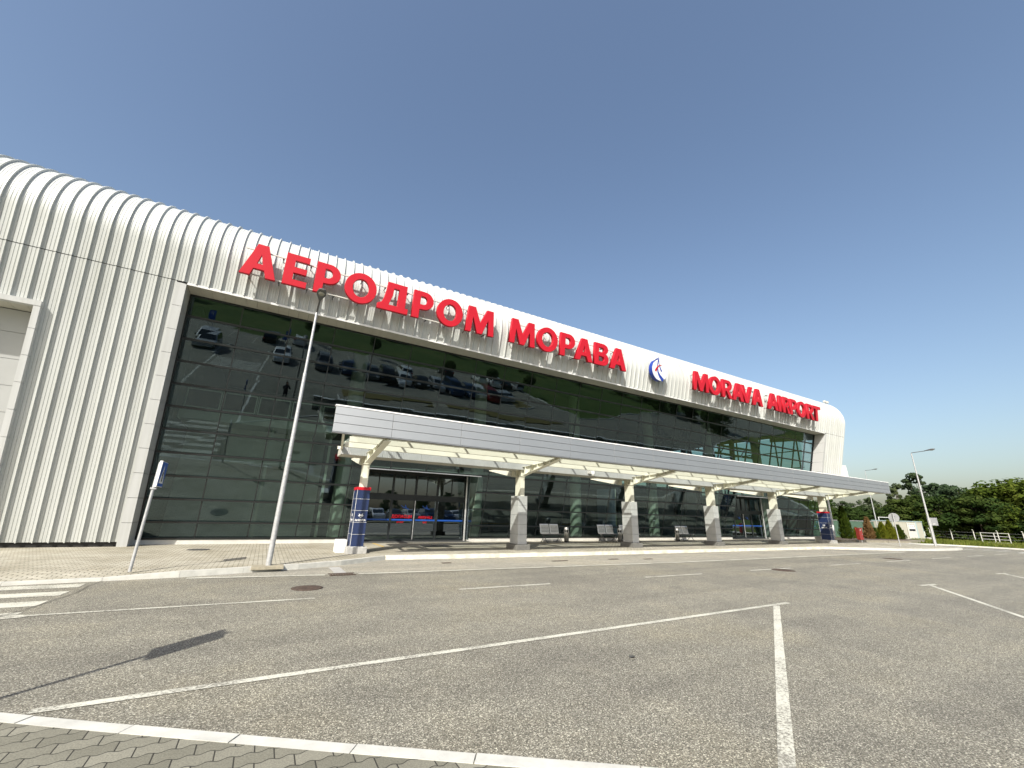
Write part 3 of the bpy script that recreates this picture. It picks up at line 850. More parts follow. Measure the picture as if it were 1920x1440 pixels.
x = 1.95
while x < 37.9:                                      # fine vertical ribs of the perforated sheet
    mb.box(x, x + .02, 15.07, 15.08, 3.31, 3.555); x += .062
mb.build('eaves_beam_cladding', M['corr'], CAN)
mb = MB(); mb.box(1.95, 37.95, 15.135, 15.95, 3.30, 3.55); mb.build('eaves_beam', M['soffit'], CAN)
for cx in CX:                                        # tapered rafters with web stiffeners
    mb = MB()
    prof = [(15.07, 3.08, 3.42), (14.2, 3.24, 3.44), (13.3, 3.39, 3.495), (12.52, 3.53, 3.60)]
    for (ya, ba, ta), (yb, bb_, tb) in zip(prof[:-1], prof[1:]):
        mb.hexa([(cx - .01, ya, ba), (cx + .01, ya, ba), (cx + .01, yb, bb_), (cx - .01, yb, bb_), (cx - .01, ya, ta), (cx + .01, ya, ta), (cx + .01, yb, tb), (cx - .01, yb, tb)])
        for za, zb, h in ((ba, bb_, -.016), (ta, tb, .016)):
            mb.hexa([(cx - .10, ya, za), (cx + .10, ya, za), (cx + .10, yb, zb), (cx - .10, yb, zb), (cx - .10, ya, za + h), (cx + .10, ya, za + h), (cx + .10, yb, zb + h), (cx - .10, yb, zb + h)])
    for y in (14.86, 14.42, 13.95, 13.5, 13.05, 12.75):
        t = (15.07 - y) / 2.55
        mb.box(cx - .095, cx + .095, y, y + .014, 3.09 + .455 * t, 3.415 + .18 * t)
    mb.hexa([(cx - .09, 15.96, 3.06), (cx + .09, 15.96, 3.06), (cx + .09, 18.2, 3.46), (cx - .09, 18.2, 3.46), (cx - .09, 15.96, 3.42), (cx + .09, 15.96, 3.42), (cx + .09, 18.2, 3.5), (cx - .09, 18.2, 3.5)])
    mb.build('rafter', M['cream'], CAN)
for k in range(18):
    a = max(1.98, 1.7 + 2.02 * k); MB().quad((a, 12.62, 3.715), (min(3.70 + 2.02 * k, 38), 12.62, 3.715), (min(3.70 + 2.02 * k, 38), 16.0, 3.715), (a, 16.0, 3.715)).build('roof_pane', M['glass_roof'], CAN)
for k in range(1, 19): MB().box(1.66 + 2.02 * k, 1.72 + 2.02 * k, 12.64, 16.0, 3.67, 3.71).build('glazing_bar', M['cream'], CAN)

def column(cx, blue):
    c = empty('support_column', (0, 0, 0)); c.parent = CAN
    y0, y1 = 15.13, 15.76; x0, x1 = cx - .215, cx + .215
    mb = MB(); mb.bbox(x0 - .11, x1 + .11, y0 - .11, y1 + .11, .10, .325, .015)
    mb.build('footing', M['concrete'] if blue else M['concrete_dark'], c)
    mb = MB(); zs = [.335, .715, 1.095, 1.475, 1.855, 2.235]
    for a, b in zip(zs[:-1], zs[1:]): mb.bbox(x0, x1, y0, y1, a + .004, b - .004, .006)
    mb.build('casing', M['navy'] if blue else M['stone'], c)
    mb = MB(); mb.box(x0 + .012, x1 - .012, y0 + .012, y1 - .012, .32, 2.23); mb.build('casing_backing', M['white'] if blue else M['concrete_dark'], c)
    mb = MB()
    sy0, sy1 = 15.18, 15.62
    mb.box(cx - .095, cx + .095, sy0, sy0 + .016, 2.22, 3.30); mb.box(cx - .095, cx + .095, sy1 - .016, sy1, 2.22, 3.30)
    mb.box(cx - .008, cx + .008, sy0 + .017, sy1 - .017, 2.22, 3.30)
    for s in (-1, 1): mb.box(cx + s * .085 - .006, cx + s * .085 + .006, sy0 + .017, sy1 - .017, 2.22, 3.02)
    mb.box(cx - .12, cx + .12, 15.14, 15.68, 3.04, 3.065)
    mb.build('steel_stub', M['cream'], c)
    if blue:
        mb = MB(); mb.bbox(x0 - .012, x1 + .012, y0 - .012, y1 + .012, 2.15, 2.25, .006); mb.build('red_cap', M['red'], c)
        ln = MB()
        for z in zs[1:-1]:
            ln.box(x0 - .004, x1 + .004, y0 - .004, y0 - .001, z - .004, z + .004); ln.box(x0 - .004, x0 - .001, y0 - .001, y1, z - .004, z + .004)
        ln.box(x0 - .004, x0 + .007, y0 - .005, y0 - .002, .335, 2.15); ln.box(x0 - .004, x0 + .0, y1 - .01, y1 + .004, .335, 2.15)
        ln.build('joint_strip', M['white'], c)
        def brand(ox, oy, rot, s):
            text('lettering', 'Air', .082 * s, (ox[0], oy, 1.155) if rot == 0 else (ox[0], oy, 1.155), M['white'], c, (math.pi / 2, 0, rot), off=.003)
        text('lettering', 'AirSERBIA', .088, (cx - .0, y0 - .007, 1.165), M['white'], c, off=.003, sx=.92)
        text('lettering', 'AirSERBIA', .088, (x0 - .007, y0 + .32, 1.165), M['white'], c, (math.pi / 2, 0, -math.pi / 2), off=.003, sx=.92)
        em = MB()                                   # emblem: a fan of feathers
        for face in (0, 1):
            for k, (ang, L) in enumerate(((20, .10), (55, .115), (90, .06), (125, .115), (160, .10), (-75, .05), (-105, .05))):
                a = R(ang); d = Vector((math.cos(a), math.sin(a))); n = Vector((-d.y, d.x))
                pts = [d * .02 - n * .006, d * L * .55 - n * .021, d * L, d * L * .55 + n * .021, d * .02 + n * .006]
                if face == 0: em.prism([(cx + p.x, y0 - .008, 1.285 + p.y) for p in pts], (0, .005, 0))
                else: em.prism([(x0 - .008, y0 + .32 - p.x, 1.285 + p.y) for p in pts], (.005, 0, 0))
        em.build('emblem', M['white'], c)
    return c
for i, cx in enumerate(CX): column(cx, i in (0, 5))
mb = MB(); mb.box(CX[4] - .02, CX[4] + .14, 15.118, 15.127, 1.35, 1.62); mb.build('notice_plate', M['sign_back'], CAN)

# dome camera on the beam
t = empty('dome_camera', (12.95, 15.0, 3.44), 0, 'white dome security camera bracketed to the canopy beam', 'security camera')
mb = MB(); mb.bbox(-.14, -.02, -.02, .08, -.05, .09, .01); mb.tube((-.06, 0, .05), (.06, -.06, .09), .022); mb.build('bracket', M['white_dull'], t)
mb = MB(); mb.lathe([(.0, .10), (.05, .09), (.085, .03), (.09, -.05), (.085, -.07)], 16, (.06, -.08, 0)); mb.build('housing', M['white'], t)
mb = MB(); mb.ball((.06, -.08, -.085), .07, .07, .07); mb.build('dome', M['paper'], t)
# floodlights on the roof
t = empty('roof_floodlight', (43.6, 17.25, 12.02), 0, 'pair of small floodlights standing on the rounded roof edge', 'floodlight')
mb = MB(); mb.tube((0, 0, -.2), (0, 0, .2), .025); mb.tube((-.25, 0, .1), (.25, 0, .1), .02); mb.build('bracket', M['galv'], t)
for s in (-.22, .22):
    mb = MB(); mb.bbox(s - .12, s + .12, -.12, .08, .1, .3, .02); mb.build('lamp_head', M['white_dull'], t)

# ------------------------------------------------------------------ roof-edge lettering
LH = 1.23; LY = 15.86; LEAN = -.115; LZ = 9.43
def arcpts(cx_, cz_, rx, rz, a0, a1, n=18):
    return [(cx_ + rx * math.cos(R(a0 + (a1 - a0) * i / n)), cz_ + rz * math.sin(R(a0 + (a1 - a0) * i / n))) for i in range(n + 1)]
def glyph(ch, w):
    """outlines in units of the letter height; first outer, then holes"""
    s = .235
    if ch == 'A': return [[(0, 0), (.265, 0), (w * .355, .22), (w * .645, .22), (w - .265, 0), (w, 0), (w * .65, 1), (w * .35, 1)], [(w * .42, .39), (w * .5, .68), (w * .58, .39)]]
    if ch == 'V': return [[(0, 1), (.28, 1), (w * .5, .27), (w - .28, 1), (w, 1), (w * .64, 0), (w * .36, 0)]]
    if ch == 'E': return [[(0, 0), (w, 0), (w, .195), (.26, .195), (.26, .41), (w * .93, .41), (w * .93, .60), (.26, .60), (.26, .805), (w * .985, .805), (w * .985, 1), (0, 1)]]
    if ch == 'O': return [arcpts(w / 2, .5, w / 2, .52, 0, 360, 44)[:-1], arcpts(w / 2, .5, w / 2 - .245, .31, 0, 360, 36)[:-1]]
    if ch == 'P': return [[(0, 0), (.26, 0), (.26, .34)] + arcpts(w - .36, .67, .36, .33, -90, 90) + [(0, 1)], [(.26, .52)] + arcpts(w - .38, .67, .145, .15, -90, 90) + [(.26, .82)]]
    if ch == 'R': return [[(0, 0), (.26, 0), (.26, .37), (.38, .37), (w - .29, 0), (w, 0), (w - .33, .42)] + arcpts(w - .44, .70, .36, .30, -50, 90) + [(0, 1)], [(.26, .54)] + arcpts(w - .47, .685, .155, .14, -90, 90) + [(.26, .825)]]
    if ch == 'B': return [[(0, 0)] + arcpts(w - .32, .29, .32, .29, -90, 58) + [(w - .17, .54)] + arcpts(w - .36, .755, .31, .245, -40, 90) + [(0, 1)],
                          [(.25, .18)] + arcpts(w - .37, .295, .11, .115, -90, 90) + [(.25, .41)], [(.25, .60)] + arcpts(w - .39, .705, .10, .105, -90, 90) + [(.25, .81)]]
    if ch == 'M': return [[(0, 0), (.235, 0), (.275, .60), (w * .41, 0), (w * .59, 0), (w - .275, .60), (w - .235, 0), (w, 0), (w - .075, 1), (w - .345, 1), (w * .5, .42), (.345, 1), (.075, 1)]]
    if ch == 'I': return [[(0, 0), (w, 0), (w, 1), (0, 1)]]
    if ch == 'T': return [[(w / 2 - .13, 0), (w / 2 + .13, 0), (w / 2 + .13, .80), (w, .80), (w, 1), (0, 1), (0, .80), (w / 2 - .13, .80)]]
    if ch == 'D': return [[(0, 0), (w, 0), (w, .20), (w * .895, .20), (w * .895, 1), (w * .25, 1), (w * .235, .72), (w * .19, .42), (w * .12, .24), (0, .17)], [(w * .36, .20), (w * .64, .20), (w * .64, .81), (w * .47, .81), (w * .455, .55)]]
def outline_mesh(name, loops, depth, mat, bevel=.008):
    cu = bpy.data.curves.new(name, 'CURVE'); cu.dimensions = '2D'; cu.fill_mode = 'BOTH'; cu.extrude = depth / 2; cu.bevel_depth = bevel; cu.bevel_resolution = 1; cu.offset = -bevel
    for lp in loops:
        sp = cu.splines.new('POLY'); sp.points.add(len(lp) - 1)
        for p, q in zip(sp.points, lp): p.co = (q[0], q[1], 0, 1)
        sp.use_cyclic_u = True
    ob = bpy.data.objects.new(name, cu); COL.objects.link(ob)
    dg = bpy.context.evaluated_depsgraph_get(); dg.update()
    me = bpy.data.meshes.new_from_object(ob.evaluated_get(dg))
    bpy.data.objects.remove(ob); bpy.data.curves.remove(cu)
    me.materials.clear(); me.materials.append(mat)
    return me
LT = math.pi / 2 - math.atan(-LEAN)
def lettersign(label, items, x0, x1):
    t = empty('sign_lettering', (x0, LY, LZ), 0, label, 'sign lettering')
    for ch, x, w in items:
        me = outline_mesh('letter', [[(a * LH, b * LH) for a, b in lp] for lp in glyph(ch, w / LH)], .15, M['red'])
        o = bpy.data.objects.new('letter', me); COL.objects.link(o); o.parent = t
        o.location = (x - x0, .075, 0); o.rotation_euler = (math.pi / 2 + math.atan(-LEAN), 0, 0)
    mb = MB()
    for z in (.12, 1.06):
        y = LEAN * z + .20
        MB().box(0.1, x1 - x0 - .1, y, y + .045, z - .022, z + .022).build('rail', M['white_dull'], t)
    x = .35
    while x < x1 - x0 - .2:
        for z in (.12, 1.06):
            mb = MB()
            y = LEAN * z + .25
            yw = (YF(LZ + z) if z < .5 else 16.26) - LY
            mb.tube((x, y, z), (x, yw + .08, z - .03), .018, None, 6); mb.box(x - .03, x + .03, y - .01, y + .05, z - .07, z - .015)
            mb.build('bracket', M['lamp_dark'], t)
        x += .95
    return t
lettersign('red raised letters АЕРОДРОМ along the roof edge', [('A', -2.25, 1.14), ('E', -.91, .81), ('P', .14, .89), ('O', 1.22, 1.23), ('D', 2.54, 1.27), ('P', 3.98, .91), ('O', 5.08, 1.22), ('M', 6.48, 1.46)], -2.3, 8.0)
lettersign('red raised letters МОРАВА left of the round logo', [('M', 8.80, 1.47), ('O', 10.38, 1.27), ('P', 11.82, .96), ('A', 12.81, 1.22), ('B', 14.14, 1.03), ('A', 15.28, 1.25)], 8.75, 16.6)
lettersign('red raised letters MORAVA right of the round logo', [('M', 22.45, 1.53), ('O', 24.04, 1.24), ('R', 25.42, 1.16), ('A', 26.6, 1.26), ('V', 27.58, 1.34), ('A', 28.95, 1.28)], 22.4, 30.3)
lettersign('red raised letters AIRPORT at the far end of the roof edge', [('A', 30.88, 1.38), ('I', 32.32, .32), ('R', 32.92, 1.04), ('P', 33.95, 1.0), ('O', 35.0, 1.30), ('R', 36.42, 1.14), ('T', 37.36, 1.22)], 30.8, 38.65)
# round logo
t = empty('logo_sign', (19.33, LY - .02, 10.07), 0, 'round white logo disc with blue rim and blue and red swooshes on the roof edge', 'logo sign')
t.rotation_euler = (math.atan(-LEAN), 0, 0)
mb = MB(); P = [(.67 * math.cos(R(a)), 0, .67 * math.sin(R(a))) for a in range(0, 360, 8)]
mb.prism(P, (0, .24, 0)); mb.build('disc_rim', M['blue_logo'], t)
mb = MB(); P = [(.65 * math.cos(R(a)) + .008, -.012, .65 * math.sin(R(a))) for a in range(0, 360, 8)]
mb.prism(P, (0, .011, 0)); mb.build('disc_face', M['white'], t)
def ribbon(mb, pts, y=-.02):
    L = []; Rr = []
    for i, (x, z, w) in enumerate(pts):
        a = pts[max(0, i - 1)]; b = pts[min(len(pts) - 1, i + 1)]
        d = Vector((b[0] - a[0], b[1] - a[1])).normalized(); n = Vector((-d.y, d.x)) * w / 2
        L.append((x + n.x, z + n.y)); Rr.append((x - n.x, z - n.y))
    for i in range(len(pts) - 1):
        mb.prism([(L[i][0], y, L[i][1]), (L[i + 1][0], y, L[i + 1][1]), (Rr[i + 1][0], y, Rr[i + 1][1]), (Rr[i][0], y, Rr[i][1])], (0, .006, 0))
mb = MB()
ribbon(mb, [(-.05, .78, .02), (-.14, .60, .07), (-.19, .35, .06), (-.2, .1, .07), (-.15, -.15, .12), (-.02, -.35, .18), (.16, -.50, .22), (.30, -.60, .24)])
ribbon(mb, [(-.10, .62, .03), (-.08, .40, .05), (.0, .20, .07), (.10, .02, .10), (.16, -.06, .12)], -.0215)
ribbon(mb, [(-.05, .80, .01), (-.2, .69, .07), (-.36, .60, .06), (-.5, .46, .05)], -.0225)
mb.build('blue_swoosh', M['blue_logo'], t)
mb = MB(); ribbon(mb, [(-.06, .28, .02), (-.16, .2, .08), (-.28, .05, .12), (-.38, -.12, .15)], -.0275); ribbon(mb, [(-.14, .24, .04), (.0, .3, .05), (.16, .34, .02)], -.0285)
mb.build('red_swoosh', M['red'], t)
mb = MB(); mb.box(-.03, .03, .24, .60, -.45, -.39); mb.box(-.03, .03, .24, .55, .35, .41); mb.build('bracket', M['lamp_dark'], t)

# ------------------------------------------------------------------ street furniture
def street_lamp(loc, h, label, segs, group='street lamps along the road', arm=.72):
    t = empty('street_lamp', loc, 0, label, 'street lamp', group)
    mb = MB()
    zs = [0] + segs + [h]; rs = [.066, .053, .038]
    for i in range(3):
        mb.tube((0, 0, zs[i]), (0, 0, zs[i + 1]), rs[i], rs[i] * .88, 16)
        if i < 2: mb.tube((0, 0, zs[i + 1] - .05), (0, 0, zs[i + 1]), rs[i] * .93, rs[i] * .8, 16)
    mb.tube((0, 0, 1.0), (0, 0, 1.012), .068, None, 16)
    mb.build('pole', M['galv'], t)
    mb = MB(); mb.bbox(-.36, .34, -.22, .16, -.06, .014, .005); mb.build('base_plate', M['concrete_warm'], t)
    mb = MB(); mb.path([(0, 0, h), (0, -.05, h + .04), (0, -arm, h + .10)], .024, 8); mb.build('arm', M['lamp_dark'], t)
    hd = MB()
    y0 = -arm + .05
    P = [(0, .03, .035), (-.12, .06, .05), (-.28, .115, .075), (-.44, .125, .08), (-.55, .10, .06), (-.60, .05, .03)]
    vs = []; n = 12
    for dy, rx, rz in P:
        for i in range(n):
            a = 2 * math.pi * i / n
            vs.append((rx * math.cos(a), y0 + dy, h + .10 - dy * .12 + rz * (math.sin(a) if math.sin(a) > 0 else .35 * math.sin(a))))
    k = len(P)
    hd.add(vs, [(j * n + i, (j + 1) * n + i, (j + 1) * n + (i + 1) % n, j * n + (i + 1) % n) for j in range(k - 1) for i in range(n)], True)
    hd.add(vs, [tuple(range(n)), tuple(reversed(range((k - 1) * n, k * n)))])
    ho = hd.build('lamp_head', M['lamp_dark'], t)
    lens = MB(); lens.ball((0, y0 - .40, h + .122), .085, .13, .035, 14, 6); l = lens.build('lens', M['lamp_glass'], ho)
    return t
street_lamp((.34, 12.62, .12), 7.02, 'tall grey street lamp on the pavement before the red letters', [2.72, 5.1])
street_lamp((41.4, 11.6, .115), 6.55, 'street lamp standing at the rounded pavement corner before the trees', [2.6, 4.9], arm=.80)
street_lamp((70.0, 24.8, gz(70) + .05), 8.65, 'distant thin street lamp between the brown conifer and the green fence', [3.2, 6.2], arm=.85)

t = empty('crossing_sign', (-2.26, 12.38, .12), 0, 'blue pedestrian crossing sign seen edge on atop a thin grey pole', 'road sign')
mb = MB(); mb.tube((0, 0, 0), (0, 0, 2.33), .032, .030, 14); mb.build('pole', M['galv'], t)
mb = MB(); a = R(1)
def sp(u, z, d): return (math.sin(a) * u + math.cos(a) * d + .035, math.cos(a) * u - math.sin(a) * d, z)
def splate(mb, u0, u1, z0, z1, d0, d1):
    return mb.hexa([sp(u0, z0, d0), sp(u1, z0, d0), sp(u1, z0, d1), sp(u0, z0, d1), sp(u0, z1, d0), sp(u1, z1, d0), sp(u1, z1, d1), sp(u0, z1, d1)])
splate(mb, -.06, .50, 1.78, 2.35, -.008, .018); splate(mb, -.075, -.05, 1.775, 2.36, -.032, .022); mb.build('plate', M['white'], t)
mb = MB(); splate(mb, -.045, .49, 1.79, 2.34, .0185, .021); mb.build('sign_face', M['sign_blue'], t)
mb = MB(); mb.prism([sp(.03, 1.86, .022), sp(.42, 1.86, .022), sp(.225, 2.27, .022)], Vector(sp(0, 0, .003)) - Vector(sp(0, 0, 0))); mb.build('white_triangle', M['white'], t)
mb = MB()
d_ = Vector(sp(0, 0, .003)) - Vector(sp(0, 0, 0))
for P in ([(.215, 2.14), (.245, 2.14), (.25, 2.17), (.21, 2.17)], [(.2, 2.02), (.25, 2.02), (.255, 2.13), (.2, 2.13)], [(.19, 1.9), (.22, 1.9), (.23, 2.02), (.2, 2.02)], [(.26, 1.9), (.29, 1.9), (.25, 2.02), (.22, 2.02)], [(.15, 2.05), (.17, 2.03), (.21, 2.1), (.2, 2.12)]):
    mb.prism([sp(u, z, .0255) for u, z in P], d_)
mb.build('walking_figure', M['dark'], t)
mb = MB(); mb.box(-.05, .06, -.045, .045, 1.72, 1.76); mb.build('clamp', M['galv'], t)

t = empty('round_sign', (37.72, 12.35, .12), 0, 'round road sign seen from its grey back on a thin pole', 'road sign')
mb = MB(); mb.tube((0, 0, 0), (0, 0, 2.15), .028, None, 12); mb.build('pole', M['galv'], t)
mb = MB(); mb.prism([(.05 + .02 * math.sin(R(b)), .3 * math.cos(R(b)), 1.86 + .3 * math.sin(R(b))) for b in range(0, 360, 12)], (.012, 0, 0)); mb.build('plate', M['sign_back'], t)
mb = MB(); mb.box(.03, .05, -.12, .12, 1.95, 1.98); mb.box(.03, .05, -.12, .12, 1.74, 1.77); mb.build('bracket', M['galv'], t)
mb = MB(); mb.box(.044, .049, -.19, -.11, 1.73, 1.755); mb.build('sticker', M['paper'], t)
t = empty('square_sign', (47.4, 13.2, gz(47.4) + .1), 0, 'square road sign seen from its grey back behind the corner lamp', 'road sign')
mb = MB(); mb.tube((0, 0, 0), (0, 0, 2.12), .03, None, 12); mb.build('pole', M['galv'], t)
mb = MB(); mb.bbox(.035, .05, -.42, .18, 1.52, 2.12, .004); mb.build('plate', M['sign_back'], t)
mb = MB(); mb.box(.029, .034, -.26, -.12, 1.62, 1.66); mb.build('sticker', M['paper'], t)

# sign beside the photographer; only its shadow and mirror image fall in the picture
t = empty('narrow_sign', (-2.48, 4.72, .046), 0, 'narrow upright sign whose board casts the dark shadow across the asphalt', 'road sign')
mb = MB(); mb.tube((0, 0, 0), (0, 0, 2.7), .03, None, 12); mb.build('pole', M['galv'], t)
mb = MB(); mb.bbox(-.04, .008, -.20, .20, 1.94, 2.66, .003); mb.build('plate', M['sign_blue'], t)

for (x, y, lab) in ((-9.2, -23.8, 'blue parking sign on a post by the left lane of the car park'), (-1.2, -20.3, 'blue parking sign on a post behind the white car')):
    t = empty('parking_sign', (x, y, 0), 0, lab, 'parking sign', 'parking signs in the car park')
    mb = MB(); mb.tube((0, 0, 0), (0, 0, 3.2), .04, None, 10); mb.build('pole', M['galv'], t)
    mb = MB(); mb.bbox(-.35, .35, .045, .075, 1.9, 3.2, .01); mb.build('plate', M['sign_blue'], t)
    text('lettering', 'P', .6, (0, .08, 2.75), M['white'], t, (math.pi / 2, 0, math.pi), off=.01)

# benches and bins
def bench():
    t = empty('metal_bench', (0, 0, .12), 0, None, 'bench', 'two-seat metal benches by the glass')
    for k in (0, 1):
        x0 = -.60 + .61 * k
        s = MB(); n = 8
        prof = [(-.46, .44), (-.40, .425), (-.2, .415), (-.05, .42), (.0, .45), (.02, .52), (.05, .7), (.09, .86), (.115, .90)]
        for a, b in zip(prof[:-1], prof[1:]):
            s.quad((x0, a[0], a[1]), (x0 + .56, a[0], a[1]), (x0 + .56, b[0], b[1]), (x0, b[0], b[1]))
        o = s.build('seat_shell', M['steel'], t, merge=True)
        mo = o.modifiers.new('thickness', 'SOLIDIFY'); mo.thickness = .012
        hl = MB()
        for i in range(9):
            for r in (.50, .57, .64, .71, .78):
                xx = x0 + .07 + .052 * i; yy = .0 + (r - .45) * .22
                hl.box(xx, xx + .03, yy - .012, yy - .006, r, r + .04)
        hl.build('perforation', M['iron_dark'], t)
    mb = MB(); mb.box(-.62, .60, -.25, -.17, .345, .40); mb.build('beam', M['lamp_dark'], t)
    for x in (-.5, .47):
        mb = MB()
        mb.path([(x, -.50, .02), (x, -.38, .10), (x, -.23, .34)], .018, 8); mb.path([(x, .10, .02), (x, -.02, .10), (x, -.19, .34)], .018, 8)
        mb.ball((x, -.5, .02), .03, .03, .02, 8, 4); mb.ball((x, .1, .02), .03, .03, .02, 8, 4)
        mb.build('leg', M['lamp_dark'], t)
    return t
b0 = bench()
b0.location = (13.25, 18.72, .12); b0['label'] = 'metal bench behind the second column, nearest the left entrance'
for x, y, lab in ((17.3, 18.85, 'metal bench just left of the third column beside a bin'), (18.95, 18.8, 'metal bench mostly hidden behind the third column'), (23.75, 18.7, 'metal bench right of a bin, between fourth and third columns')):
    d = dup(b0, (x, y, .12)); d['label'] = lab
def bin_():
    t = empty('litter_bin', (0, 0, .12), 0, None, 'litter bin', 'steel cylinder bins beside the benches')
    mb = MB(); mb.lathe([(.0, .02), (.125, .02), (.125, .50)], 18); mb.lathe([(.125, .62), (.125, .72), (.11, .75), (0, .75)], 18)
    for a in (0, 1, 2, 3): 
        b = R(45 + 90 * a); mb.tube((.115 * math.cos(b), .115 * math.sin(b), .48), (.115 * math.cos(b), .115 * math.sin(b), .64), .012, None, 6)
    mb.build('body', M['steel'], t)
    mb = MB(); mb.lathe([(.1, .45), (.1, .66)], 14); mb.lathe([(.13, .03), (.13, .06)], 18); mb.build('liner', M['rubber'], t)
    return t
k0 = bin_(); k0.location = (14.2, 18.55, .12); k0['label'] = 'steel bin at the right end of the bench behind the second column'
for x, y, lab in ((18.12, 18.6, 'steel bin between the two benches by the third column'), (22.95, 18.5, 'steel bin at the left end of the bench by the fourth column')):
    d = dup(k0, (x, y, .12)); d['label'] = lab

mb = MB(); mb.bbox(2.28, 2.62, 15.45, 15.95, .11, .52, .02)
tag(mb.build('concrete_block', M['white']), 'white concrete block at the foot of the near blue column', 'concrete block')
mb = MB(); mb.bbox(35.75, 36.35, 16.1, 16.6, .11, .52, .02)
tag(mb.build('concrete_block', M['white_dull']), 'grey concrete block right of the far blue column', 'concrete block')
mb = MB(); mb.bbox(5.9, 7.1, 16.95, 17.75, .121, .134, .004)
tag(mb.build('door_mat', M['rubber']), 'black rubber mat on the paving before the left entrance', 'door mat')

def manhole(loc, r, mat, label, z):
    mb = MB(); mb.lathe([(r + .06, 0), (r + .06, .006), (r, .007), (r - .012, .003), (r - .025, .008), (0, .008)], 28)
    for i in range(-4, 5):
        h = math.sqrt(max(0, (r - .07) ** 2 - (i * r / 5) ** 2))
        if h > .03: mb.box(-h, h, i * r / 5 - .015, i * r / 5 + .015, .008, .013)
    o = mb.build('manhole_cover', mat); o.location = (*loc, z)
    tag(o, label, 'manhole cover', 'manhole covers')
manhole((1.03, 9.89), .235, M['iron'], 'rusty round manhole cover on the road before the street lamp', .003)
manhole((15.27, 8.2), .28, M['iron'], 'brown manhole cover overlapping a white centre dash', .003)
manhole((25.98, 8.9), .30, M['iron'], 'farthest manhole cover on the road, dark and thin', .003)
manhole((-1.6, 17.3), .25, M['iron_dark'], 'dark manhole cover on the pavement beside the glass wall', .121)
t = empty('drain_grate', (1.93, 11.5, 0), 0, 'rusty drain grate set in the white line beside a grey slab', 'drain')
mb = MB()
for i in range(9): mb.box(-.26 + .06 * i, -.225 + .06 * i, -.13, .13, .006, .016)
mb.box(-.3, .3, -.17, -.13, .006, .018); mb.box(-.3, .3, .13, .17, .006, .018); mb.build('bars', M['iron'], t)
mb = MB(); mb.box(-.14, .14, .18, 1.35, .0045, .0085); mb.build('concrete_slab', M['concrete'], t)
for k, (x, y, z, s) in enumerate(((9.2, 12.4, .01, .32), (11.6, 12.3, .01, .22), (5.2, 12.9, .01, .15), (13.1, 12.0, .01, .2))):
    o = MB().box(-s, s, -.06, .06, 0, .008).build('drain_cover', M['iron']); o.location = (x, y, z)
    tag(o, ['dark oblong drain cover in the lay-by left of the third column', 'small drain cover just right of the oblong one in the lay-by', 'smallest drain cover in the lay-by before the left entrance', 'drain cover near the white line before the third column'][k], 'drain cover', 'drain covers in the lay-by')
mb = MB(); mb.add([(-.05, 0, .0), (-.02, .03, .012), (.03, .025, .008), (.055, 0, .0), (.02, -.025, .01), (-.03, -.02, .006)], [(0, 5, 4, 3, 2, 1)])
lf = mb.build('fallen_leaf', M['iron_dark']); lf.location = (4.05, 4.05, .006); tag(lf, 'dark dry leaf lying on the foreground asphalt', 'leaf')

# ------------------------------------------------------------------ plants
def leafcloud(mb, clumps, per, size, rnd, flat=.0):
    for (c, rad) in clumps:
        for _ in range(per):
            while True:
                p = Vector((rnd.uniform(-1, 1), rnd.uniform(-1, 1), rnd.uniform(-1, 1)))
                if .25 < p.length < 1: break
            p = p.normalized() * (p.length ** .5)
            q = Vector((c[0] + p.x * rad[0], c[1] + p.y * rad[1], c[2] + p.z * rad[2]))
            n = (p + Vector((rnd.uniform(-.7, .7), rnd.uniform(-.7, .7), rnd.uniform(-.3, .9)))).normalized()
            u = n.orthogonal().normalized(); v = n.cross(u)
            a = rnd.uniform(0, 6.28); u, v = u * math.cos(a) + v * math.sin(a), v * math.cos(a) - u * math.sin(a)
            s = size * rnd.uniform(.6, 1.3)
            mb.add([q - u * s, q - v * s * .55, q + u * s, q + v * s * .55], [(0, 1, 2, 3)])
def tree_meshes(seed, h, r, low, mat, leaf=.25, nclump=36, per=125, airy=0.0):
    rnd = random.Random(seed)
    cl = []
    tr = MB()
    tr.tube((0, 0, -.3), (.1, .05, h * .35), .16 * h / 9, .11 * h / 9, 8); tr.tube((.1, .05, h * .35), (.0, .1, h * .85), .11 * h / 9, .03, 7)
    for i in range(nclump):
        t = i / (nclump - 1)
        z = low + (h - low) * (t ** .85)
        rr = r * math.sqrt(max(.04, 1 - (abs((z - low) / (h - low) - .42) / .62) ** 2.2))
        a = rnd.uniform(0, 6.28); d = rr * math.sqrt(rnd.uniform(.12, 1)) * .85
        s = rnd.uniform(.20, .40) * r * (1 - airy * .35)
        c = (d * math.cos(a), d * math.sin(a), z - s * .3)
        cl.append((c, (s * rnd.uniform(.9, 1.4), s * rnd.uniform(.9, 1.4), s * rnd.uniform(.55, .85))))
        if i % 2 == 0: tr.tube((.05, .07, max(.5, z * .62)), c, .045 * h / 9, .015, 5)
    cr_ = MB(); leafcloud(cr_, cl, per, leaf, rnd)
    return cr_.mesh('crown', mat), tr.mesh('trunk', M['bark'])
TREES = [tree_meshes(1, 9, 3.4, .6, M['leaf_a']), tree_meshes(2, 9, 3.0, .8, M['leaf_b'], nclump=30), tree_meshes(3, 9, 3.9, .3, M['leaf_c'], nclump=42, leaf=.27),
         tree_meshes(4, 11, 2.7, 1.5, M['leaf_b'], nclump=26, airy=.6), tree_meshes(5, 9, 3.6, .4, M['leaf_a'], nclump=38)]
HREF = [9, 9, 9, 11, 9]
